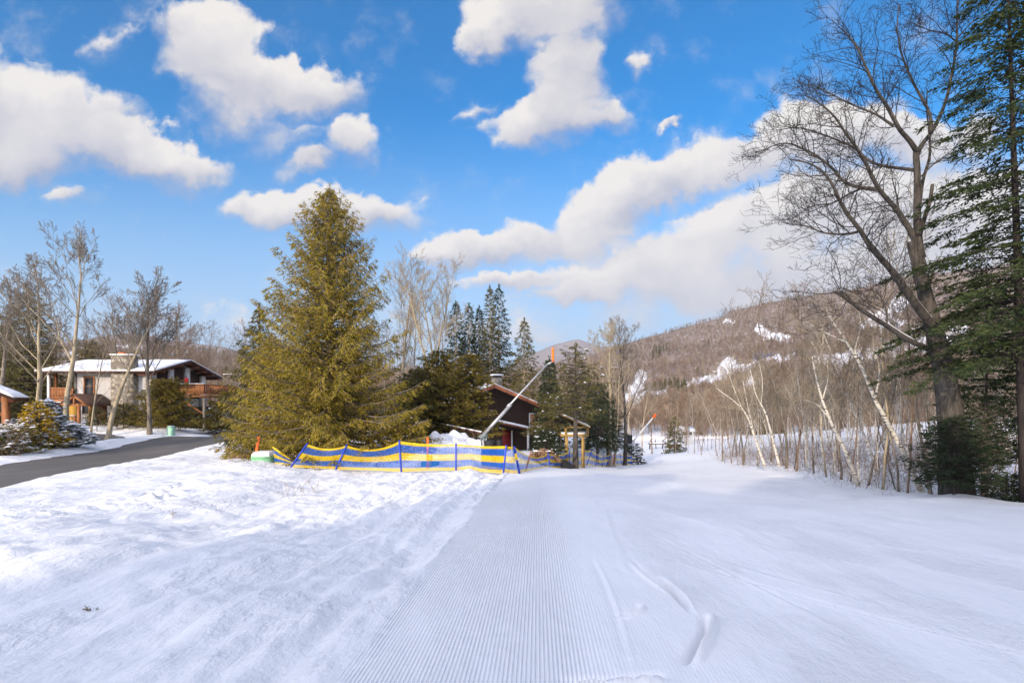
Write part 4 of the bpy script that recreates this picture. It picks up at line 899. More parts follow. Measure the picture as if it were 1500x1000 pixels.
m = MB(); m.tube([(0, -.35, -.1), (0, -.35, .05), (0, -.35, 2.3), (0, -.35, 2.4)], [.4, .4, .42, .3], 12); meta(m.build('crash_pad', BLKR, smooth=True, loc=tuple(O)), 'black crash pad round the far tree and snow gun at the end of the fence', 'crash pad')

# ------------------------------------------------------------ safety netting
def f_net(t, b):
    uv = t.new('ShaderNodeTexCoord').outputs['UV']; sx = t.new('ShaderNodeSeparateXYZ'); t.l.new(uv, sx.inputs[0]); u, v = sx.outputs[0], sx.outputs[1]
    cel = lambda a, f: t.math('ABSOLUTE', t.math('SUBTRACT', t.math('FRACT', t.math('MULTIPLY', a, f)), .5))
    band = t.new('ShaderNodeValToRGB'); t.l.new(v, band.inputs[0]); cr = band.color_ramp; cr.interpolation = 'CONSTANT'
    Y_, B2_ = (.86, .60, .02, 1), (.02, .13, .55, 1); cr.elements[0].color = Y_; cr.elements[1].position = .12; cr.elements[1].color = B2_
    for p_, c_ in ((.38, Y_), (.63, B2_), (.90, Y_)): e = cr.elements.new(p_); e.color = c_
    t.set(b, 'Base Color', band.outputs[0]); b.inputs['Roughness'].default_value = .6
    grid = t.math('MAXIMUM', t.math('GREATER_THAN', cel(u, 1 / .055), .36), t.math('GREATER_THAN', cel(v, 22), .36))
    edge = t.math('MAXIMUM', t.math('GREATER_THAN', v, .955), t.math('LESS_THAN', v, .02))
    a = t.math('MAXIMUM', t.math('ADD', t.math('MULTIPLY', grid, .48), .36), t.math('MULTIPLY', edge, .95))
    a = t.math('MULTIPLY', a, t.mapr(t.noise(t.coord, 2.2, 3), .3, .6, .8, 1.1, ), clamp=True)
    tr = t.new('ShaderNodeBsdfTransparent'); tl = t.new('ShaderNodeBsdfTranslucent'); t.l.new(band.outputs[0], tl.inputs[0])
    m1 = t.new('ShaderNodeMixShader'); m1.inputs[0].default_value = .3; t.l.new(b.outputs[0], m1.inputs[1]); t.l.new(tl.outputs[0], m1.inputs[2])
    ms = t.new('ShaderNodeMixShader'); t.l.new(a, ms.inputs[0]); t.l.new(tr.outputs[0], ms.inputs[1]); t.l.new(m1.outputs[0], ms.inputs[2]); t.l.new(ms.outputs[0], t.out.inputs[0])
NET = mat('striped_netting', f_net)
def net_panel(parent, b0, t0, b1, t1, sag, org, seed=0, nu=22, nv=8, back=0.0):
    b0, t0, b1, t1 = (np.array(q) - org for q in (b0, t0, b1, t1)); V = []; uv = []; L = np.linalg.norm(b1 - b0)
    for i in range(nu + 1):
        u = i / nu; bo = b0 * (1 - u) + b1 * u; to = t0 * (1 - u) + t1 * u; s = 4 * u * (1 - u); to = to - np.array([0, 0, sag * s])
        bo = bo.copy(); wx = bo + org; bo[2] = max(bo[2] + .02 * s, g1(wx[0], wx[1]) - org[2] + .015)
        for j in range(nv + 1):
            v = j / nv; p = bo * (1 - v) + to * v
            p = p + np.array([0, 1, 0]) * (.10 * s * math.sin(v * 3.1) * back + .05 * s * float(vnoise(u * 7 + seed, v * 2.5, seed)) ); V.append(p); uv.append((u * L + seed * .37, v))
    i = (np.arange(nu)[:, None] * (nv + 1) + np.arange(nv)[None]).ravel()
    return mk('net', V, np.stack([i, i + nv + 1, i + nv + 2, i + 1], -1), NET, parent, True, uv=np.array(uv))
POLES = [  # bottom px,py, top px,py, depth, sag of the panel that follows, material, width
 (426,686,450,650,20,.16,BLUEP),(492,691,508,652,20,.24,BLUEP),(588,690,585,646,20,.06,BLUEP),(668,689,668,650,20,.04,BLUEP),(737,692,741.5,653,20,.02,BLUEP),(761,690,753,653.5,20.3,.30,None),
 (806,685,803,664,27,.14,BLUEP),(833.6,683.5,834,661,32,.10,BLUEP),(845,682.5,847,659,33,.03,BLUEP),(859,681.5,867,659.5,36,.10,BLUEP),(872,681.5,874.5,664,40,.12,BLUEP),(882,682,884,667,43,.06,BLUEP),(888,682,895,665,44,.1,BLUEP),
 (898,681,899,664,48,.05,ORG),(911,680,908,664,52,.12,BLUEP),(925,680,924.5,666,55,.2,BLUEP),(932,679.5,935,668,57,.1,ORG),(938.5,679.5,938.5,665.5,58,0,ORG)]
PB, PT = [], []
for q in POLES:
    t_ = P(q[2], q[3], q[4]); b_ = P(q[0], q[1], q[4]); b_[2] = g1(b_[0], b_[1]); PB.append(b_); PT.append(t_)
def fence(lab, lo, hi):
    org = np.array([PB[lo][0], PB[lo][1], PB[lo][2]]); r = empty('safety_fence', org, lab, 'fence')
    for i in range(lo, hi + 1):
        b_, t_ = PB[i] - org, PT[i] - org; d = (t_ - b_) / np.linalg.norm(t_ - b_); w_ = .032 if POLES[i][4] < 30 else .03
        if POLES[i][6] is None:
            for k in range(4): MB().tube([b_ + (t_ - b_) * k / 4 - (0, .04, 0), b_ + (t_ - b_) * (k + 1) / 4 - (0, .04, 0)], .05, 8).build('pole', (YELP, BLUEP, YELP, BLUEP)[k] if k else BLUEP, r, True)
        else: MB().tube([b_ - d * .15 - (0, .03, 0), t_ + d * .04 - (0, .03, 0)], w_, 8).build('pole', POLES[i][6], r, True)
        if i < hi: net_panel(r, PB[i], PT[i], PB[i + 1], PT[i + 1], POLES[i][5], org, i, back=1 if i % 2 else -1)
    return r
fence('near run of blue and yellow netting on blue poles before the big spruce', 0, 5)
fence('far run of sagging blue and yellow netting curving down beside the trail', 5, 17)
p0, p1 = P(399, 654, 21), P(425, 672, 21); g0, g1_ = P(403, 677, 21), P(428, 683, 20.6)
org = np.array([g0[0], g0[1], g1(g0[0], g0[1])]); r = empty('safety_fence', org, 'loose collapsed end of netting between the green box and first blue pole', 'fence'); g0[2] = org[2]; g1_[2] = g1(g1_[0], g1_[1])
net_panel(r, g0, p0, g1_, p1, .05, org, 30); MB().tube([p0 - org, p1 - org], .022, 6).build('top_cord', YELP, r)
# extra tensioned net wrap in front of the crash pads
a_, b_ = P(705, 691, 20.85), P(738.5, 692, 20.85); ta, tb = P(706, 654, 20.85), P(738, 653, 20.85); a_[2] = g1(a_[0], 20.85); b_[2] = g1(b_[0], 20.85)
r = empty('net_wrap', a_, 'extra fold of striped netting wrapped in front of the black crash pads', 'netting'); net_panel(r, a_, ta, b_, tb, .0, a_.copy(), 40); net_panel(r, a_ - (0, .05, 0), ta - (0, .05, 0), b_ - (0, .05, 0), tb - (0, .05, 0), .0, a_.copy(), 41)
bk_ = MB().box(0, b_[0] - a_[0], .04, .09, -.05, ta[2] - a_[2] - .02).build('backing_pad', BLKR, r)
def stake(name, lab, b, t, Y, m_, w_=.03, cat='stake', flat_=None):
    B = P(*b, Y); T_ = P(*t, Y); z = g1(B[0], Y); o = np.array([B[0], Y, z]); d = T_ - o
    mm = MB(); mm.beam((0, 0, -.2), d, w_ * 2, flat_ or w_ * 2); return meta(mm.build(name, m_, loc=o), lab, cat)
stake('marker_stake', 'orange marker stake leaning right beside the snow-capped green box', (373, 668), (379, 640), 22, ORG, .055, flat_=.04)
stake('marker_stake', 'upright orange marker stake behind the netting, above the teal box', (626.5, 682), (626.5, 640), 21, ORG, .04, flat_=.03)
stake('rust_pole', 'rust-brown pole leaning right beside the striped yellow pole', (768, 687), (778, 661), 22, BRNP, .03, 'pole')
def snowbox(name, lab, cat, px0, px1, pyb, pyt, Y, m_, depth=.6, snow=.12, extra=None):
    a = P(px0, pyb, Y); b = P(px1, pyt, Y); cx_ = (a[0] + b[0]) / 2; zb_ = g1(cx_, Y + depth / 2); r = empty(name, (cx_, Y, zb_), lab, cat); w2 = (b[0] - a[0]) / 2; h = b[2] - zb_
    MB().box(-w2, w2, 0, depth, -.2, h).build('body', m_, r); MB().box(-w2 - .015, w2 + .015, -.015, depth + .015, h - .07, h + .01).build('lid', m_, r)
    if snow: snow_roof(r, [(-w2 * .98, 0, h + .012), (w2 * .98, 0, h + .012), (w2 * .98, depth, h + .012), (-w2 * .98, depth, h + .012)], snow, 'snow')
    return r
snowbox('utility_box', 'low pale green utility box capped with snow, left of the netting', 'utility box', 368, 394.5, 680, 669, 21.2, GRNP, .7, .2)
snowbox('utility_box', 'small pale green utility box at the road edge below the chalet', 'utility box', 245, 252, 632, 624.5, 39, flat('mint_plastic', (.35, .62, .45), .5, .05), .35, .05)
r = snowbox('teal_box', 'teal plastic box half hidden behind the netting under the orange stake', 'box', 617, 641, 684, 677.5, 21.3, TEAL, .4, 0); MB().box(-.07, .09, -.02, .3, .0, .42).build('post', flat('olive_plastic', (.30, .30, .10), .5, .2), r)
# rocks, woodpile, culvert
def rock(lab, px, py, Y, sx_, sy_, sz_, seed, m_=ROCK, name='rock', cat='rock'):
    p = P(px, py, Y); z = g1(p[0], Y); n = 14; V = []
    for i in range(n + 1):
        th = math.pi * i / n
        for j in range(20):
            ph = 2 * math.pi * j / 20; d = np.array([math.sin(th) * math.cos(ph), math.sin(th) * math.sin(ph), math.cos(th)]); k = 1 + .5 * float(vnoise(d[0] * 2 + d[2] + seed, d[1] * 2 - d[2], seed)) + .2 * float(vnoise(d[0] * 6, d[1] * 6 + d[2] * 5, seed)); V.append(d * k * np.array([sx_, sy_, sz_]))
    F = [(i * 20 + j, (i + 1) * 20 + j, (i + 1) * 20 + (j + 1) % 20, i * 20 + (j + 1) % 20) for i in range(n) for j in range(20)]
    return meta(mk(name, V, np.array(F), m_, loc=(p[0], Y, z + sz_ * .2)), lab, cat)
rock('brown boulder lying in the snow left of the big spruce', 354, 662, 24, .5, .4, .22, 3)
rng_ = np.random.default_rng(5); wp = P(799, 668, 28.6); zw0 = g1(wp[0] - .4, 28.6); m = MB()
for i in range(210):
    u = rng_.uniform(-1, 1); z = rng_.uniform(0, .62) * (1 - abs(u) ** 2); a = rng_.uniform(-.5, .5); rr_ = rng_.uniform(.05, .085); c = np.array([u * .95, rng_.uniform(-.5, .3) * (1 - z), z + .12]); d = np.array([math.sin(a) * .3, math.cos(a), rng_.uniform(-.2, .2)]) * .22; m.tube([c - d, c + d], rr_, 6)
wpo = empty('woodpile', (wp[0] - .1, 28.6, zw0), 'heap of split brown firewood behind the netting right of the cabin', 'woodpile'); m.build('logs', LOGM, wpo)
snow_roof(wpo, [(-.6, -.3, .62), (.4, -.3, .62), (.4, .3, .62), (-.6, .3, .62)], .05, 'snow')
rock('dark grey boulder beside the firewood heap', 824, 660, 30, .5, .5, .36, 8, flat('dark_stone', (.06, .055, .045), .9, .3, 5, .05))
# rail fence behind the spruces
rf_ = empty('rail_fence', (0, 0, 0), 'low dark rail fence with snow beneath the conifers left of the cabin', 'fence'); pts_ = []
for k in range(8):
    px_ = 628 + k * 11; Yk = 31 - k * .6; x_ = X_(px_, Yk); z_ = CAMZ + (590 - (622 + k * 2.4)) / 750 * Yk; pts_.append((x_, Yk, z_)); MB().box(x_ - .05, x_ + .05, Yk - .05, Yk + .05, z_ - 1.2, z_ + .3).build('post', DKW, rf_)
for off in (0.15, -.3): m = MB(); [m.beam(np.array(a) + (0, -.08, off), np.array(b) + (0, -.08, off), .05, .13) for a, b in zip(pts_[:-1], pts_[1:])]; m.build('rail', DKW, rf_)
m = MB(); [m.beam(np.array(a) + (0, -.08, .245), np.array(b) + (0, -.08, .245), .08, .05) for a, b in zip(pts_[:-1], pts_[1:])]; m.build('snow', SNOW, rf_)
# rack of dark frames on the far trail, small sign, blue-roofed lodge and houses on the slope
Yr = 105.0; rp_ = P(964, 655, Yr); zr_ = g1(rp_[0], Yr); rk = empty('snow_rack', (rp_[0], Yr, zr_), 'dark frame rack with snow on it at the far end of the trail', 'rack')
m = MB()
for xx in (-1.7, .9): m.beam((xx, 0, -.3), (xx + .3, 0, 2.0), .12); m.beam((xx + .3, 0, 2.0), (xx + 1.1, 0, 2.1), .14); m.beam((xx + 1.1, 0, 2.1), (xx + 1.3, 0, -.3), .12); m.beam((xx + .1, .8, -.3), (xx + .3, .8, 2.0), .1)
m.build('frame', DKW, rk); MB().box(-1.8, 2.4, -.4, 1.0, .9, 1.15).build('deck', GWD, rk); MB().box(-1.8, 2.4, -.4, 1.0, 1.152, 1.3).build('snow', SNOW, rk); MB().box(2.5, 4.6, 0, 1.2, .0, .8).build('log_stack', ROCK, rk)
def hut(name, lab, px, py, D, w_, h, rm, wm, zf, cat='house', dep=7, rh=1.6, rz=.2):
    x_ = X_(px, D); z_ = float(zf(np.array([float(px)]), np.array([float(D)]))[0]) if zf is not zg else g1(x_, D); z_ = CAMZ + (590 - py) / 750 * D
    r = empty(name, (x_, D, z_), lab, cat, rz=rz); MB().prism([(-dep / 2, -3), (dep / 2, -3), (dep / 2, h), (0, h + rh), (-dep / 2, h)], -w_ / 2, w_ / 2, 'x').build('wall', wm, r)
    for sg in (-1, 1):
        e = [(-w_ / 2 - .5, 0, h + rh + .15), (w_ / 2 + .5, 0, h + rh + .15), (w_ / 2 + .5, sg * (dep / 2 + .6), h), (-w_ / 2 - .5, sg * (dep / 2 + .6), h)]
        slab(e if sg > 0 else e[::-1], .2).build('roof', rm, r)
    for k in range(max(2, int(w_ / 3))): xx = -w_ / 2 + (k + .5) * w_ / max(2, int(w_ / 3)); window(r, xx - .5, xx + .5, h * .3, h * .8, -dep / 2, WHT, GLASS, .1)
# find the depth at which the slope of a hill shows at a given pixel
def depth_at(px, py, zf, lo=160, hi=1150):
    D = np.linspace(lo, hi, 500); v = 590 - (zf(np.full(500, float(px)), D) - CAMZ) / D * 750
    k = np.nonzero(v <= py)[0]; return float(D[k[0]]) if len(k) else hi
for (px_, py_, w_, h_, rm, wm, lb) in ((1118, 524, 24, 4, BLUR, BLUR, 'long blue-roofed lodge on the ski slope halfway up the mountain'), (901, 541, 11, 3, SNOW, DKW, 'highest small snowy-roofed house on the slope left of the ski run'), (896, 553, 10, 3, SNOW, STUCCO, 'middle small snowy-roofed house on the slope left of the ski run'), (904, 563, 9, 3, SNOW, DKW, 'lowest small snowy-roofed house on the slope left of the ski run')):
    hut('lodge' if w_ > 20 else 'hillside_house', lb, px_, py_, depth_at(px_, py_, zR), w_, h_, rm, wm, zR, 'lodge' if w_ > 20 else 'house')
hut('shed', 'small pale shed among the bare trees right of the far trail', 1003, 640, 118, 2.6, 1.6, SNOW, STUCCO, zg, 'shed', 3, .8)
p = P(328, 548, 58); zq = g1(p[0], 58); r = empty('street_lamp', (p[0], 58, zq), 'thin street lamp with white arm beyond the chalet', 'street lamp'); MB().tube([(0, 0, -.2), (0, 0, p[2] - zq)], [.09, .05], 6).build('pole', GREY, r); MB().beam((-.1, 0, p[2] - zq), (1.0, 0, p[2] - zq + .05), .12, .07).build('arm', WHT, r)
# ------------------------------------------------------------ woods behind the camera: they shade the near slope
rngb = np.random.default_rng(3); pb = []; sb = []
bsrc = [con_src('shade_pine', 90, 14, 3.1, DRK, nb=150, tl=.8, tw=.35, dens=.35, hang=.3)]
for i in range(150):
    Y = rngb.uniform(-44, -34); xl = -7.6 + (Y - 7) * .46; X = xl + 3.4 + rngb.random() ** 1.1 * 72
    pb.append((X, Y, g1(X, 0) * 0 - .3)); sb.append(rngb.uniform(1.15, 1.5) * (1.12 if X > 0 else .92))
scatter('roadside_pines', 'dark pine wood on the near side of the slope, casting the long shade', pb, sb, np.zeros(len(pb)), bsrc)

def at(px, Y, dz=-.03): x_ = X_(px, Y); return (x_, Y, g1(x_, Y) + dz)
def hgt(px, pytop, Y): return CAMZ + (590 - pytop) / 750 * Y - g1(X_(px, Y), Y)
# ------------------------------------------------------------ centre and left conifers
Yb = 24.5
conifer_objs('spruce_tree', 'huge sunlit spruce, tallest tree left of centre, behind the netting', at(483, Yb), 1, hgt(483, 272, Yb), 4.55, SPR, bk=GREY, z0=.25, pw=.80, nb=760, a0=.02, a1=1.15, droop=-.5, tipup=.42, tl=.17, tw=.036, dens=2.0, hang=.6, twl=.30, jit=.42, cones=70)
Ya = 31
conifer_objs('spruce_tree', 'smaller spruce peeking out behind the left flank of the huge spruce', at(380, Ya), 2, hgt(380, 448, Ya), 2.5, MID, z0=.3, pw=.75, nb=240, a1=.6, tl=.24, tw=.05, hang=.7, dens=.9)
conifer_objs('hemlock_tree', 'olive green evergreen mass filling the left foot of the huge spruce', at(398, 27), 3, hgt(398, 492, 27), 2.2, SPR, z0=.2, pw=.6, nb=240, a1=.6, tl=.22, tw=.045, hang=.75, dens=1.0)
conifer_objs('hemlock_tree', 'bushy golden-green hemlock between the huge spruce and the cabin', at(642, 31), 4, hgt(648, 512, 31), 2.7, HEM, z0=1.1, pw=.55, nb=260, a0=.05, a1=.6, droop=-.3, tl=.24, tw=.05, hang=.45, dens=1.0, jit=.3)
conifer_objs('hemlock_tree', 'golden-green hemlock overlapping the left half of the cabin', at(687, 33), 5, hgt(683, 515, 33), 1.95, HEM, z0=1.5, pw=.5, nb=240, a0=.0, a1=.5, droop=-.3, tl=.24, tw=.05, hang=.45, dens=1.0, jit=.3, snow=.01)
conifer_objs('hemlock_tree', 'shaded green hemlock tucked behind the right foot of the huge spruce', at(612, 30), 6, hgt(612, 540, 30), 2.3, MID, z0=.8, pw=.5, nb=200, a1=.5, tl=.24, tw=.05, hang=.45, dens=1.0)
conifer_objs('hemlock_tree', 'low evergreen spray beside the white snow mound right of the spruce', at(598, 24), 7, hgt(598, 608, 24), 1.3, SPR, z0=.1, pw=.5, nb=110, a1=.5, tl=.2, tw=.04, hang=.3, dens=1.0, snow=.01)
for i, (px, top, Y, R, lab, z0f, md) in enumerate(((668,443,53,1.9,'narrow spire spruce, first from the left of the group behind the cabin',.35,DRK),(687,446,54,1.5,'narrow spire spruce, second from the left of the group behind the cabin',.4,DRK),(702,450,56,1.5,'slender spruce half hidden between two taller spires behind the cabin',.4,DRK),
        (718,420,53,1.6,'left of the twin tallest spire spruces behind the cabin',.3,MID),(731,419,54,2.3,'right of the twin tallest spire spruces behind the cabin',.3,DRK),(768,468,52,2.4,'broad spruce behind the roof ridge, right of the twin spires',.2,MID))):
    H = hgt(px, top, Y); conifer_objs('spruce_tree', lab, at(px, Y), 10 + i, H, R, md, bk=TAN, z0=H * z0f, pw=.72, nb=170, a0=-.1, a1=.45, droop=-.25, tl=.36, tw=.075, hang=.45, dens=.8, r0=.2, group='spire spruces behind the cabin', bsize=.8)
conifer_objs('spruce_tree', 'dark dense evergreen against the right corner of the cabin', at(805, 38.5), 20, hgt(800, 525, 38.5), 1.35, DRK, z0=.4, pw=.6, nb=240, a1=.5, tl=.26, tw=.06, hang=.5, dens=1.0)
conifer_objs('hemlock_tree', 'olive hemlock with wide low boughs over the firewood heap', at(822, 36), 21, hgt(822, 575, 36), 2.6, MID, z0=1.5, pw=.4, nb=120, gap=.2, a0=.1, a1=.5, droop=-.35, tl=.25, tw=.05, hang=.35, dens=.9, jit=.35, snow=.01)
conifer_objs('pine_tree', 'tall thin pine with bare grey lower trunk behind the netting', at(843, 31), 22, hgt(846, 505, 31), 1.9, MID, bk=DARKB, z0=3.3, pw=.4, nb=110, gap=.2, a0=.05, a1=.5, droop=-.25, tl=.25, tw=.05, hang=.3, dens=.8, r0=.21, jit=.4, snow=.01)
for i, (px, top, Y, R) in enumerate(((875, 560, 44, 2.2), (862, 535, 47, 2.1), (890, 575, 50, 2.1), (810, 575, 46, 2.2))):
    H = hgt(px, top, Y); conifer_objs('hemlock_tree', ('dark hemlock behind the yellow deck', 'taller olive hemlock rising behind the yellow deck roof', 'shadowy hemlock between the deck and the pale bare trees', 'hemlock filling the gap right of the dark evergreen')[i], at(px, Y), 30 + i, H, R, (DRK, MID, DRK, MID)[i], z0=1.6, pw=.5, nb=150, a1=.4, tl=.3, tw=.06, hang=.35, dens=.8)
# snowy shrubs by the road on the left
conifer_objs('blue_spruce', 'snow-laden blue spruce behind the golden shrub at the roadside', at(70, 29.5), 40, hgt(70, 585, 29.5), 1.6, BLU, z0=.05, pw=.7, nb=150, a0=.05, a1=.5, droop=-.1, tl=.16, tw=.05, hang=.1, dens=1.0, snow=.30)
conifer_objs('golden_cypress', 'golden yellow conifer shrub among the snowy bushes', at(54, 28), 41, hgt(54, 590, 28), .9, GLD, z0=.05, pw=.5, nb=130, a0=.6, a1=1.0, droop=-.1, tl=.16, tw=.05, hang=-.2, dens=1.3, snow=.03)
conifer_objs('low_juniper', 'low green bush dusted with snow left of the golden shrub', at(14, 27), 42, 1.4, 1.7, SPR, z0=.02, pw=.5, nb=150, a0=.1, a1=.7, droop=-.1, tl=.18, tw=.05, hang=.05, dens=1.1, snow=.14)
conifer_objs('low_juniper', 'snow-covered cushion bush nearest the road edge', at(99, 30), 43, 1.1, 1.2, BLU, z0=.02, pw=.4, nb=110, a0=.2, a1=.7, droop=-.1, tl=.15, tw=.05, hang=.05, dens=1.2, snow=.55)
conifer_objs('golden_juniper', 'small golden cushion bush at the road edge in front of the snowy bushes', at(83, 28.8), 44, .75, .8, GLD, z0=.02, pw=.4, nb=70, a0=.5, a1=.9, droop=-.1, tl=.13, tw=.045, hang=.0, dens=1.3, snow=.10)
conifer_objs('low_juniper', 'snow-covered bush between the golden shrub and the left edge', at(32, 28), 45, 1.7, 1.4, BLU, z0=.02, pw=.5, nb=110, a0=.2, a1=.7, droop=-.1, tl=.16, tw=.05, hang=.05, dens=1.1, snow=.35)
conifer_objs('low_juniper', 'dark low bush with patchy snow just above the road at the left edge', at(-6, 25.5), 46, 1.2, 1.2, MID, z0=.02, pw=.5, nb=90, a0=.2, a1=.7, droop=-.1, tl=.16, tw=.05, hang=.05, dens=1.1, snow=.12)
# conifers around the chalet
conifer_objs('hemlock_tree', 'broad dark hemlock rising behind the leaning tree on the far left', at(42, 47), 50, hgt(42, 425, 47), 4.6, MID, z0=1, pw=.7, nb=300, a1=.6, tl=.36, tw=.075, hang=.4, dens=.8, jit=.3)
conifer_objs('hemlock_tree', 'dark hemlock at the far left edge behind the pavilion', at(2, 50), 51, hgt(2, 475, 50), 4.2, MID, z0=1, pw=.6, nb=220, a1=.6, tl=.38, tw=.08, hang=.4, dens=.8, jit=.3)
conifer_objs('hemlock_tree', 'dark hemlock crown showing over the chalet roof', at(135, 62), 52, hgt(135, 500, 62), 4.0, MID, z0=1, pw=.5, nb=200, a1=.5, tl=.42, tw=.09, hang=.4, dens=.7, jit=.3)
conifer_objs('cedar_tree', 'rounded olive cedar in front of the chalet gable', at(241, 41), 53, hgt(241, 556, 41), 2.45, HEM, z0=.1, pw=.42, nb=260, a0=.1, a1=.6, droop=-.2, tl=.22, tw=.05, hang=.35, dens=1.1, jit=.25)
conifer_objs('cedar_tree', 'small green cedar at the foot of the stone chimney', at(181, 40), 54, hgt(181, 592, 40), 1.05, MID, z0=.3, pw=.35, nb=110, a0=.1, a1=.6, droop=-.2, tl=.2, tw=.045, hang=.2, dens=1.0)
conifer_objs('cedar_tree', 'tiny dark cedar before the chalet entry porch', at(142, 39), 55, hgt(142, 598, 39), .75, MID, z0=.5, pw=.35, nb=70, a0=.1, a1=.6, droop=-.2, tl=.2, tw=.045, hang=.2, dens=1.0)
conifer_objs('hemlock_tree', 'low olive hemlock beyond the road, right of the chalet deck', at(338, 46), 56, hgt(338, 572, 46), 2.6, HEM, z0=.3, pw=.4, nb=170, a1=.5, tl=.28, tw=.06, hang=.35, dens=.9, jit=.3)
conifer_objs('hemlock_tree', 'low dark evergreen between the chalet deck and the road', at(296, 50), 57, hgt(296, 596, 50), 2.0, MID, z0=.3, pw=.4, nb=110, a1=.5, tl=.28, tw=.06, hang=.35, dens=.9, jit=.3)
# ------------------------------------------------------------ bare trees, left and centre
B = bare_objs
B('bare_tree', 100, hgt(103, 335, 32), .21, 'tallest bare tree on the left, straight pale trunk in front of the chalet', at(98, 32), TAN, cmat=GREY, first=.42, up=.5, minr=.009, dens=1.45, ang=(18, 42), ratio=.5)
B('bare_tree', 101, hgt(40, 385, 34), .23, 'pale bare tree leaning right beside the tall straight one', at(50, 34), TAN, cmat=GREY, lean=(.14, 0), first=.4, up=.35, minr=.009, dens=1.45, ang=(25, 55))
B('bare_tree', 102, hgt(190, 410, 35), .20, 'slim pale tree leaning right across the stone chimney', at(156, 35), TAN, cmat=GREY, lean=(.15, 0), first=.45, up=.4, minr=.009, dens=1.45, ang=(20, 45))
B('bare_tree', 103, hgt(222, 398, 38), .19, 'bare tree with brown trunk before the chalet front, right of the chimney', at(219, 38), GREY, first=.38, up=.5, minr=.009, dens=1.45, ang=(20, 48))
B('bare_tree', 104, hgt(135, 470, 35), .09, 'thin sapling before the chalet porch', at(133, 35), TAN, first=.4, up=.4, dens=.8)
B('bare_tree', 105, hgt(262, 438, 52), .26, 'wide bare tree behind the chalet gable', at(256, 56), GREY, cmat=BRN, first=.3, up=.3, minr=.009, dens=1.45, ang=(25, 60))
B('bare_tree', 106, hgt(20, 400, 40), .22, 'bare tree with spreading twigs at the far left edge', at(-8, 40), GREY, lean=(.08, 0), first=.35, up=.35, minr=.009, dens=1.45)
B('bare_tree', 107, hgt(590, 385, 44), .22, 'tall bare grey tree just right of the huge spruce', at(587, 44), GREY, first=.3, up=.5, minr=.007, dens=1.2, ang=(15, 38))
B('bare_tree', 108, hgt(634, 420, 42), .21, 'pale many-forked bare tree between the huge spruce and the spires', at(622, 42), TAN, forks=3, first=.34, up=.5, minr=.007, dens=1.0, ang=(15, 36))
B('bare_tree', 109, hgt(610, 430, 46), .13, 'slimmer bare tree between the two tall ones behind the spruce', at(606, 46), GREY, first=.35, up=.6, dens=.8, ang=(15, 36))
B('bare_tree', 110, hgt(893, 474, 45), .24, 'pale straight-trunked bare tree at the bend of the fence', at(893, 45), TAN, first=.42, up=.5, minr=.009, dens=1.45, ang=(20, 45))
B('bare_tree', 111, hgt(930, 470, 50), .22, 'dark-trunked bare tree leaning right beside the black crash pad', at(915, 49), DARKB, cmat=GREY, lean=(.05, 0), first=.4, up=.45, minr=.009, dens=1.45, ang=(22, 48))
B('bare_tree', 112, hgt(903, 520, 45.5), .12, 'thin pale tree leaning right between the two bare trees by the fence', at(900, 45.5), TAN, lean=(.1, 0), first=.35, up=.4, dens=.8)
base = [B('bare_tree', 120 + i, 11.5, .13, 'x', (0, 0, 0), (GREY, TAN, GREY, BRN)[i], cmat=(BRN, GREY, BRN, BRN)[i], first=.3, up=.45, dens=1.05, maxl=4, ang=(18, 45)) for i in range(4)]
used = [False] * 4
def put(i, loc, rz, s, label, group, name=None):
    if not used[i]: used[i] = True; r = base[i]; r.location = loc; r.rotation_euler = (0, 0, rz); r.scale = (s,) * 3; r['label'] = label; r['group'] = group
    else: r = dup(base[i], loc, rz, s, label, group)
    return r
rngt = np.random.default_rng(21)
lsp = [(20,520,60,.9),(75,465,58,1),(120,470,66,1),(150,455,60,1),(176,420,58,1),(205,440,64,1),(235,450,66,1),(262,470,70,1),(285,480,60,1),(300,470,72,1),(318,490,64,1),(335,500,70,1),(350,480,66,1),(365,470,72,1),
       (545,480,60,1),(566,470,56,1),(650,460,58,1),(600,500,62,1),(672,500,60,1),(780,545,60,1),(812,540,66,1),(876,520,70,1),(920,520,75,1),(940,540,82,1),(955,560,88,1)]
for i, (px, top, Y, q) in enumerate(lsp):
    h = hgt(px, top, Y); put(int(rngt.integers(4)), at(px, Y), rngt.uniform(0, 6.28), h / 11.5, 'bare brown tree in the background thicket ' + ('behind the chalet' if px < 300 else 'beyond the driveway left of the huge spruce' if px < 500 else 'behind the conifers of the cabin' if px < 800 else 'at the far bend of the trail'), 'bare trees in the background')
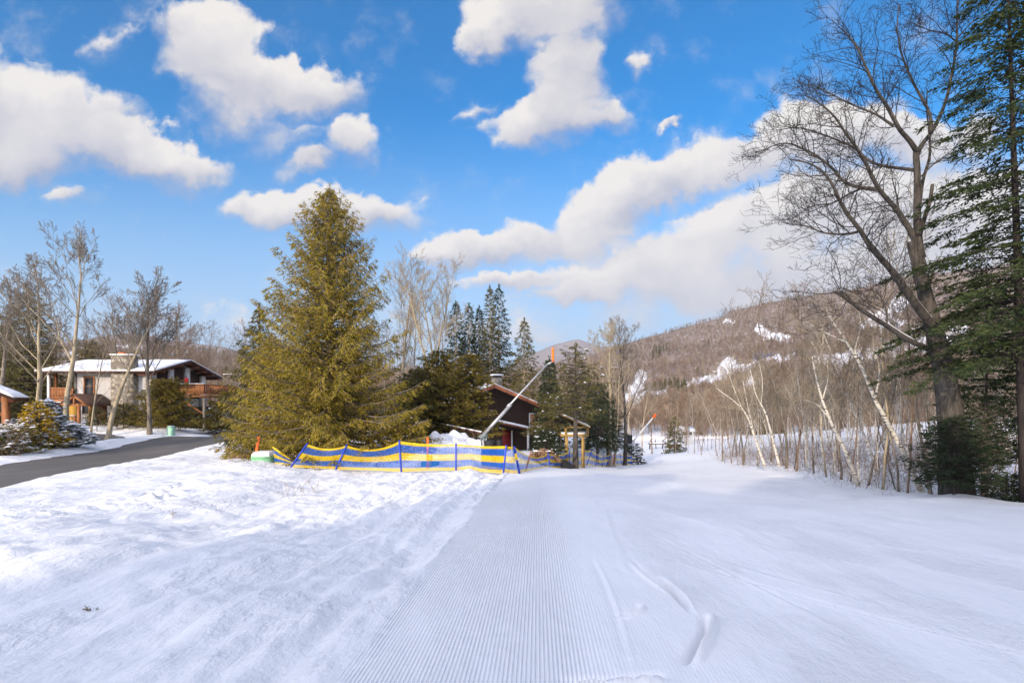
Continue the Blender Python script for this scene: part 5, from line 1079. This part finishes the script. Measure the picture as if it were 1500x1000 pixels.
# ------------------------------------------------------------ traced trees on the right
def px2(path, Y): return np.array([P(q[0], q[1], Y + (q[2] if len(q) > 2 else 0)) for q in path])
def spline(pts, n):
    t = np.concatenate([[0], np.cumsum(np.linalg.norm(np.diff(pts, axis=0), axis=1))]); u = np.linspace(0, t[-1], n); out = np.stack([np.interp(u, t, pts[:, k]) for k in range(3)], -1)
    for _ in range(2): out[1:-1] = out[1:-1] * .5 + (out[:-2] + out[2:]) * .25
    return out
def traced(name, label, Y, base_px, limbs, m_, cm, seed, scale_px, minr=.006, maxl=4, snow=None, cat='tree', dens=1.0, tw=1.0, rk=1.0):
    """limbs: list of (path, r0, r1, twig density, start); radii in photograph pixels at the depth"""
    rng = np.random.default_rng(seed); O = np.array(at(base_px, Y)); root = empty(name, O, label, cat); T = MB(); S = []; SN = MB(); has = False
    for k, (path, ra, rb, dn, st) in enumerate(limbs):
        p = px2(path, Y) - O; n = max(8, int(len(path) * 3.2)); p = spline(p, n); L = np.linalg.norm(np.diff(p, axis=0), axis=1).sum(); p = p + np.cumsum(rng.normal(size=p.shape) * .012 * min(1.5, L / 4), 0) * np.linspace(0, 1, n)[:, None] * .6
        r = (ra + (rb - ra) * np.linspace(0, 1, n) ** .8) * rk * (1 if ra > 20 else .62) * Y / 750; T.tube(p, r, 10 if ra > 6 else 7)
        if snow and k in snow:
            a, b = (np.array(snow[k]) * n).astype(int); q = p[a:b] + np.array([0, 0, 1]) * (r[a:b] * .8)[:, None]; SN.tube(q, r[a:b] * np.concatenate([[.2], np.full(b - a - 2, .62), [.2]]), 7); has = True
        d = np.gradient(p, axis=0); d /= np.linalg.norm(d, axis=1)[:, None]
        for i in range(n):
            if i / n < st: continue
            c = dn * dens; c = int(c) + (rng.random() < c % 1)
            for _ in range(c):
                a = R_(rng.uniform(28, 68)); u = np.cross(d[i], rng.normal(size=3)); u /= np.linalg.norm(u); cd = d[i] * math.cos(a) + u * math.sin(a); cd[2] = max(cd[2], -.25) + .08; cd /= np.linalg.norm(cd)
                limb(S, p[i], cd, tw * rng.uniform(.7, 1.6) * (1.25 - .45 * i / n), min(r[i] * .55, .017 * tw), 2, rng, maxl, .10, 1.2, .13, .3, .62, (25, 62), 0)
    T.build('trunk', m_, root, True); V, F = segs_mesh(np.array([s[0] for s in S]), np.array([s[1] for s in S]), np.maximum([s[2] for s in S], minr), np.maximum([s[3] for s in S], minr * .75), 3)
    mk('crown', V, F, cm, root, True)
    if has: SN.build('snow', SNOW, root, True)
    return root
ML = [([(1402,730),(1399,690),(1396,640),(1387,560),(1378,510),(1370,470),(1358,420),(1350,380),(1343,348)], 23, 6.5, 0, 1),
 ([(1350,378),(1344,345),(1344,310),(1345,264),(1344,222)], 9, 6.5, .3, .3),
 ([(1344,224),(1332,205,-.2),(1318,192,-.4),(1302,160,-.6),(1282,132,-.8),(1266,96,-1),(1254,68,-1.1),(1238,50,-1.2),(1226,40,-1.3)], 6, 1.2, 1.3, .2),
 ([(1344,226),(1348,214,.3),(1366,194,.5),(1384,156,.7),(1397,104,.9),(1404,60,1),(1403,24,1),(1408,-25,1)], 5.6, 1.6, 1.0, .25),
 ([(1364,196),(1364,168),(1347,140),(1331,110),(1320,80),(1311,40),(1314,8)], 4, 1, 1.2, .2),
 ([(1346,300),(1352,262,.5),(1365,228,.8),(1364,198,1),(1360,160,1.2),(1362,130,1.3)], 5, 1.2, .6, .3),
 ([(1347,345),(1352,325),(1362,298),(1366,270)], 5.5, 3.6, 0, 1),
 ([(1354,396),(1342,354),(1330,332,-.1),(1314,308,-.3),(1286,280,-.6),(1270,248,-.9),(1258,224,-1.1),(1236,194,-1.3),(1218,168,-1.5),(1196,152,-1.6),(1182,146,-1.7)], 8.5, 1.2, 1.3, .25),
 ([(1284,278,-.6),(1262,276,-.3),(1236,268,0),(1222,248,.2),(1192,226,.4),(1152,208,.6),(1114,222,.8)], 4.6, 1, 1.4, .15),
 ([(1342,250),(1326,247,.4),(1306,246,.8),(1276,240,1.2),(1252,216,1.5),(1212,200,1.9),(1172,186,2.2),(1140,192,2.4)], 4.4, 1, 1.4, .2),
 ([(1308,184,-.6),(1284,168,0),(1252,156,.5),(1212,136,1),(1186,122,1.3),(1160,130,1.5)], 3.2, .8, 1.6, .1),
 ([(1372,484),(1350,458,-.3),(1326,424,-.7),(1303,392,-1.1),(1278,366,-1.4),(1262,338,-1.6),(1243,316,-1.8),(1226,282,-2),(1214,256,-2.1),(1196,240,-2.2),(1160,232,-2.2)], 11, 1.2, 1.1, .35),
 ([(1262,338,-1.6),(1240,344,-1.4),(1206,342,-1.1),(1180,330,-.9),(1152,328,-.8)], 3.2, .8, 1.3, .1),
 ([(1262,276,-.3),(1240,286,.3),(1218,300,.7),(1190,300,1),(1160,320,1.2)], 3, .8, 1.2, .1),
 ([(1374,516),(1352,508,-.3),(1330,497,-.6),(1296,475,-1),(1262,455,-1.4),(1244,440,-1.6),(1226,428,-1.7)], 7, 4, .7, .55),
 ([(1298,478,-1),(1300,458,-1),(1294,440,-1),(1284,424,-1.1)], 2.6, .8, 1.4, .2),
 ([(1230,430,-1.7),(1232,405,-1.7),(1222,380,-1.8),(1210,360,-1.8)], 1.2, .5, .6, .0),
 ([(1240,438,-1.6),(1232,462,-1.4),(1212,476,-1.2),(1198,480,-1.1)], 1.2, .5, 1.0, .0),
 ([(1316,308,-.3),(1314,288,.2),(1306,262,.5),(1306,252,.6)], 2.8, .8, .8, .1),
 ([(1402,62,1),(1384,48,.4),(1362,44,0),(1340,36,-.3)], 2, .6, 1.4, 0), ([(1404,54,1),(1426,30,1.2),(1446,16,1.3),(1470,-4,1.4)], 2, .6, 1.4, 0),
 ([(1386,150,.7),(1404,138,1),(1420,120,1.1)], 1.5, .5, 1.3, 0), ([(1350,258,0),(1372,236,.3),(1392,224,.5),(1420,190,.6)], 1.8, .5, 1.2, 0.1)]
traced('maple_tree', 'great leafless maple with forked grey trunk towering on the right', 16.0, 1402, ML, DARKB, DTWIG, 7, 1, .0048, 4, snow={14: (.25, .8), 11: (.05, .28)}, dens=.75, tw=1.05)
BI = [ # birches: label, depth, path, radii, extra stems
 ('leaning white birch nearest the maple, its stem curving up to the left', 18.5, [(1352,724),(1349,718),(1328,672),(1305,627),(1282,585),(1260,532),(1241,502),(1222,475),(1212,452)], 7.5, [[(1262,540),(1250,515),(1262,480),(1258,450)],[(1241,502),(1215,490),(1180,470)],[(1282,585),(1290,540),(1275,500),(1285,470)]]),
 ('birch with a thick speckled base leaning left, left of the largest leaning birch', 20.5, [(1257,710),(1237,657),(1214,612),(1203,578),(1197,551),(1190,520)], 6, [[(1214,612),(1196,590),(1178,585)],[(1205,585),(1215,550),(1210,520)]]),
 ('slim white birch leaning left between the two thick birches', 24, [(1284,690),(1272,650),(1260,627),(1241,581),(1229,555),(1214,513),(1205,490)], 3.6, [[(1241,581),(1252,540),(1248,500)],[(1229,555),(1205,530),(1188,500)]]),
 ('three-stemmed white birch leaning left over the trail edge', 30, [(1121,684),(1106,643),(1093,605),(1077,589),(1061,579),(1050,570)], 3.6, [[(1100,622),(1083,590),(1072,562),(1066,540)],[(1106,640),(1092,580),(1088,556)]]),
 ('white birch bowing left, right of the three-stemmed one', 28, [(1142,684),(1131,640),(1122,605),(1106,576),(1102,557),(1098,540)], 3.6, [[(1115,590),(1118,560),(1112,530)]]),
 ('straight pale birch pole behind the leaning birches', 32, [(1298,680),(1294,620),(1296,560),(1290,500),(1292,450)], 2.4, [[(1296,560),(1310,520),(1312,480)]]),
 ('thin white birch leaning left in front of the maple trunk', 22, [(1335,690),(1325,640),(1310,590),(1298,545),(1290,510)], 2.6, [[(1310,590),(1290,560),(1275,530)]]),
 ('faint white birch among the trunks right of the trail bend', 40, [(1215,660),(1208,610),(1196,560),(1192,520)], 2.2, [[(1200,580),(1185,545),(1180,520)]])]
for i, (lab, Y, path, r, ex) in enumerate(BI):
    traced('birch_tree', lab, Y, path[0][0], [(path, r, r * .22, .55, .45)] + [(e, r * .32, .6, .8, .25) for e in ex], BIRCH, TAN, 200 + i, 1, .006, 4, tw=.7)
# evergreens on the right
conifer_objs('hemlock_tree', 'tall dark green hemlock with feathery boughs at the right edge', at(1503, 14.5), 60, 17.5, 3.0, HMR, bk=DTWIG, lean=(-.035, 0), z0=4.0, pw=.75, nb=460, a0=.15, a1=.5, droop=-.42, tipup=.02, tl=.13, tw=.04, hang=.3, flat_=.3, dens=2.8, twl=.38, jit=.5, gap=.2, r0=.15, bsize=.35)
conifer_objs('hemlock_tree', 'second feathery hemlock just beyond the right edge of the view', at(1690, 15.5), 61, 15, 3.6, HMR, z0=2.6, pw=.6, nb=300, a0=.1, a1=.5, droop=-.35, tl=.17, tw=.045, hang=.25, dens=1.6, jit=.3, bsize=.4)
conifer_objs('hemlock_tree', 'slender hemlock sending sparse boughs across the maple trunk', at(1445, 18), 62, 7.4, 1.5, HMR, z0=3.0, pw=.45, nb=100, a0=.1, a1=.4, droop=-.3, tl=.13, tw=.04, hang=.25, dens=2.2, jit=.4, gap=.15, r0=.08, bsize=.4)
conifer_objs('young_fir', 'dark bushy young fir in front of the maple base', at(1397, 15.0), 63, hgt(1397, 612, 15), 1.0, DRK, z0=.3, pw=.4, nb=170, a0=.15, a1=.6, droop=-.15, tl=.14, tw=.035, hang=.1, dens=1.2, jit=.3)
conifer_objs('young_fir', 'slightly taller young fir right of the maple base with thin bare stem below', at(1441, 15.6), 64, hgt(1441, 578, 15.6), 1.05, DRK, z0=1.0, pw=.5, nb=150, a0=.15, a1=.6, droop=-.15, tl=.14, tw=.035, hang=.1, dens=1.2, jit=.3, r0=.09, bk=GREY)
conifer_objs('young_fir', 'low dark fir bush beneath the hemlock at the right edge', at(1474, 15.2), 65, .75, .7, DRK, z0=.03, pw=.4, nb=80, a0=.15, a1=.6, droop=-.1, tl=.13, tw=.035, hang=.1, dens=1.2)
conifer_objs('spruce_tree', 'small dark spruce among the bare trunks by the far shed', at(988, 85), 66, hgt(988, 610, 85), 1.9, MID, z0=.3, pw=.6, nb=80, tl=.4, tw=.1, dens=.7)
conifer_objs('spruce_bush', 'snow-dusted bush behind the far crash pad', at(928, 57), 67, 2.3, 1.4, DRK, z0=.1, pw=.4, nb=70, tl=.3, tw=.08, dens=.8, snow=.2)
conifer_objs('spruce_tree', 'small evergreen under the dark evergreen beside the firewood heap', at(800, 32), 68, 1.7, 1.3, DRK, z0=.1, pw=.5, nb=110, tl=.18, tw=.045, dens=1.0, snow=.03)
# ------------------------------------------------------------ thin trunks of the wood to the right of the trail
thin = [B('slender_tree', 140 + i, 9.5, (.07, .05, .06, .045)[i], 'x', (0, 0, 0), (GREY, BRN, GREY, TAN)[i], cmat=(BRN, BRN, GREY, GREY)[i], first=.38, up=.55, dens=1.1, maxl=3, ang=(18, 48), wob=.2, lean=((.0, 0), (.05, 0), (-.06, 0), (.03, .02))[i]) for i in range(4)] + [B('birch_sapling', 150 + i, 9.5, (.055, .042, .048)[i], 'x', (0, 0, 0), BIRCH, cmat=TAN, first=.4, up=.3, dens=.9, maxl=3, ang=(18, 45), wob=.14, lean=((-.16, 0), (-.06, .02), (-.3, 0))[i]) for i in range(3)]
tu = [False] * 7
def put2(i, loc, rz, s, label, group):
    if not tu[i]: tu[i] = True; r = thin[i]; r.location = loc; r.rotation_euler = (0, 0, rz); r.scale = (s,) * 3; r['label'] = label; r['group'] = group; return r
    r = dup(thin[i], loc, rz, s, label, group); r.rotation_euler = (rngt.normal() * .06, rngt.normal() * .08 - .03, rz); return r
edge = [(1000,668),(1060,678),(1100,684),(1150,690),(1200,700),(1250,712),(1300,722),(1345,724),(1400,722),(1500,720)]
ORDN = 'first second third fourth fifth sixth seventh eighth ninth tenth eleventh twelfth thirteenth fourteenth fifteenth sixteenth'.split()
front = [(1057,676,.9),(1072,678,.8),(1090,681,1.0),(1108,683,.8),(1152,686,1.2),(1166,690,.9),(1193,694,.8),(1212,699,1.1),(1230,702,.8),(1246,706,.7),(1270,712,.9),(1292,718,1.1),(1316,720,.9),(1330,722,.8),(1366,724,1.0),(1380,722,.9)]
for k, (px, py, q) in enumerate(front):
    Y = 40.0
    for Yt in np.linspace(15, 70, 300):
        if 590 - (g1(X_(px, Yt), Yt) - CAMZ) / Yt * 750 < py: Y = Yt; break
    put2(k % 4, at(px, Y), rngt.uniform(0, 6.28), q * rngt.uniform(.75, 1.05) * min(1.35, .7 + Y / 50), ORDN[k] + ' slender trunk from the left along the snowy edge of the right-hand wood', 'slender trunks along the wood edge')
lbl = 'slender bare trunk deep among the others in the right-hand wood'
cnt = 0
while cnt < 235:
    px = rngt.uniform(985, 1540); Y = 18 + 62 * rngt.random() ** 1.1; e = np.interp(px, [q[0] for q in edge], [q[1] for q in edge])
    z = g1(X_(px, Y), Y); py = 590 - (z - CAMZ) / Y * 750
    if py > e - 3: continue
    bi = rngt.random() < .36; put2(int(4 + rngt.integers(3)) if bi else int(rngt.integers(4)), (X_(px, Y), Y, z - .1), rngt.uniform(-.5, .5) if bi else rngt.uniform(0, 6.28), min(rngt.uniform(.6, 1.3) * (.75 if px > 1340 else 1), (CAMZ + (590 - rngt.uniform(468, 545) + max(0, 1100 - px) * -.35) / 750 * Y - z) / 9.5), 'thin whitish birch stem leaning among the bare trunks of the right-hand wood' if bi else lbl, 'thin birches in the right-hand wood' if bi else 'slender trunks deep in the right-hand wood'); cnt += 1
# underbrush: fine brown twigs
def brush(name, label, spots, seed, h, n, m_, kind=None, cat='shrub', spread=.35):
    rng = np.random.default_rng(seed); S = []
    for (x_, y_) in spots:
        z = g1(x_, y_)
        for _ in range(n):
            o = np.array([x_ + rng.normal() * spread, y_ + rng.normal() * spread, z - .05]); d = rng.normal(size=3) * .4 + np.array([0, 0, 1]); limb(S, o, d / np.linalg.norm(d), h * rng.uniform(.5, 1.2), .006, 2, rng, 3, .1, .8, .2, .3, .6, (20, 50), 1)
    O = np.array([spots[0][0], spots[0][1], g1(*spots[0])]); V, F = segs_mesh(np.array([s[0] for s in S]) - O, np.array([s[1] for s in S]) - O, np.maximum([s[2] for s in S], .004), np.maximum([s[3] for s in S], .003), 3)
    o = mk(name, V, F, m_, loc=O); return meta(o, label, cat, kind=kind)
sp = []
while len(sp) < 330:
    px = rngt.uniform(1050, 1500); Y = 17 + 35 * rngt.random(); e = np.interp(px, [q[0] for q in edge], [q[1] for q in edge]); z = g1(X_(px, Y), Y)
    if 590 - (z - CAMZ) / Y * 750 > e + 1: continue
    sp.append((X_(px, Y), Y))
brush('underbrush', 'tangle of fine brown twigs under the right-hand wood', sp, 5, 1.35, 9, BRN, 'stuff', 'underbrush', .5)
def tuft(lab, px, py, h, n, s, seed, spread=.15):
    Y = 5.0
    for Yt in np.linspace(3, 22, 400):
        if 590 - (g1(X_(px, Yt), Yt) - CAMZ) / Yt * 750 < py: Y = Yt; break
    brush('dry_weed', lab, [(X_(px, Y), Y)], seed, h, n, DRYG, None, 'weed', spread)
tuft('spiky cluster of dry weeds poking from the snow below the netting', 440, 722, .45, 16, 1, 6, .3)
tuft('tiny dry twig in the snow at the lower left', 131, 896, .09, 5, 1, 7, .03)
tuft('pair of thin dry stalks in the snow left of the weed cluster', 256, 757, .25, 3, 1, 8, .06)
# golden dead shrub stalks beside the pavilion
brush('bare_shrub', 'brown leafless shrub between the pavilion and the snowy bushes', [(X_(14, 25.5), 25.5), (X_(20, 25.5), 25.5)], 9, 1.9, 22, DRYG, None, 'shrub', .3)

# ------------------------------------------------------------ the air
def f_haze(t, b):
    t.n.remove(b); v = t.new('ShaderNodeVolumePrincipled'); v.inputs['Color'].default_value = (.78, .86, 1.0, 1); v.inputs['Density'].default_value = HAZE; v.inputs['Anisotropy'].default_value = .0
    t.l.new(v.outputs[0], t.out.inputs['Volume'])
HAZE = .00007
hz = MB().box(-7200, 7200, -80, 7100, -80, 900).build('haze', mat('haze_air', f_haze)); meta(hz, 'pale blue winter haze over the far mountains', 'haze', kind='stuff')
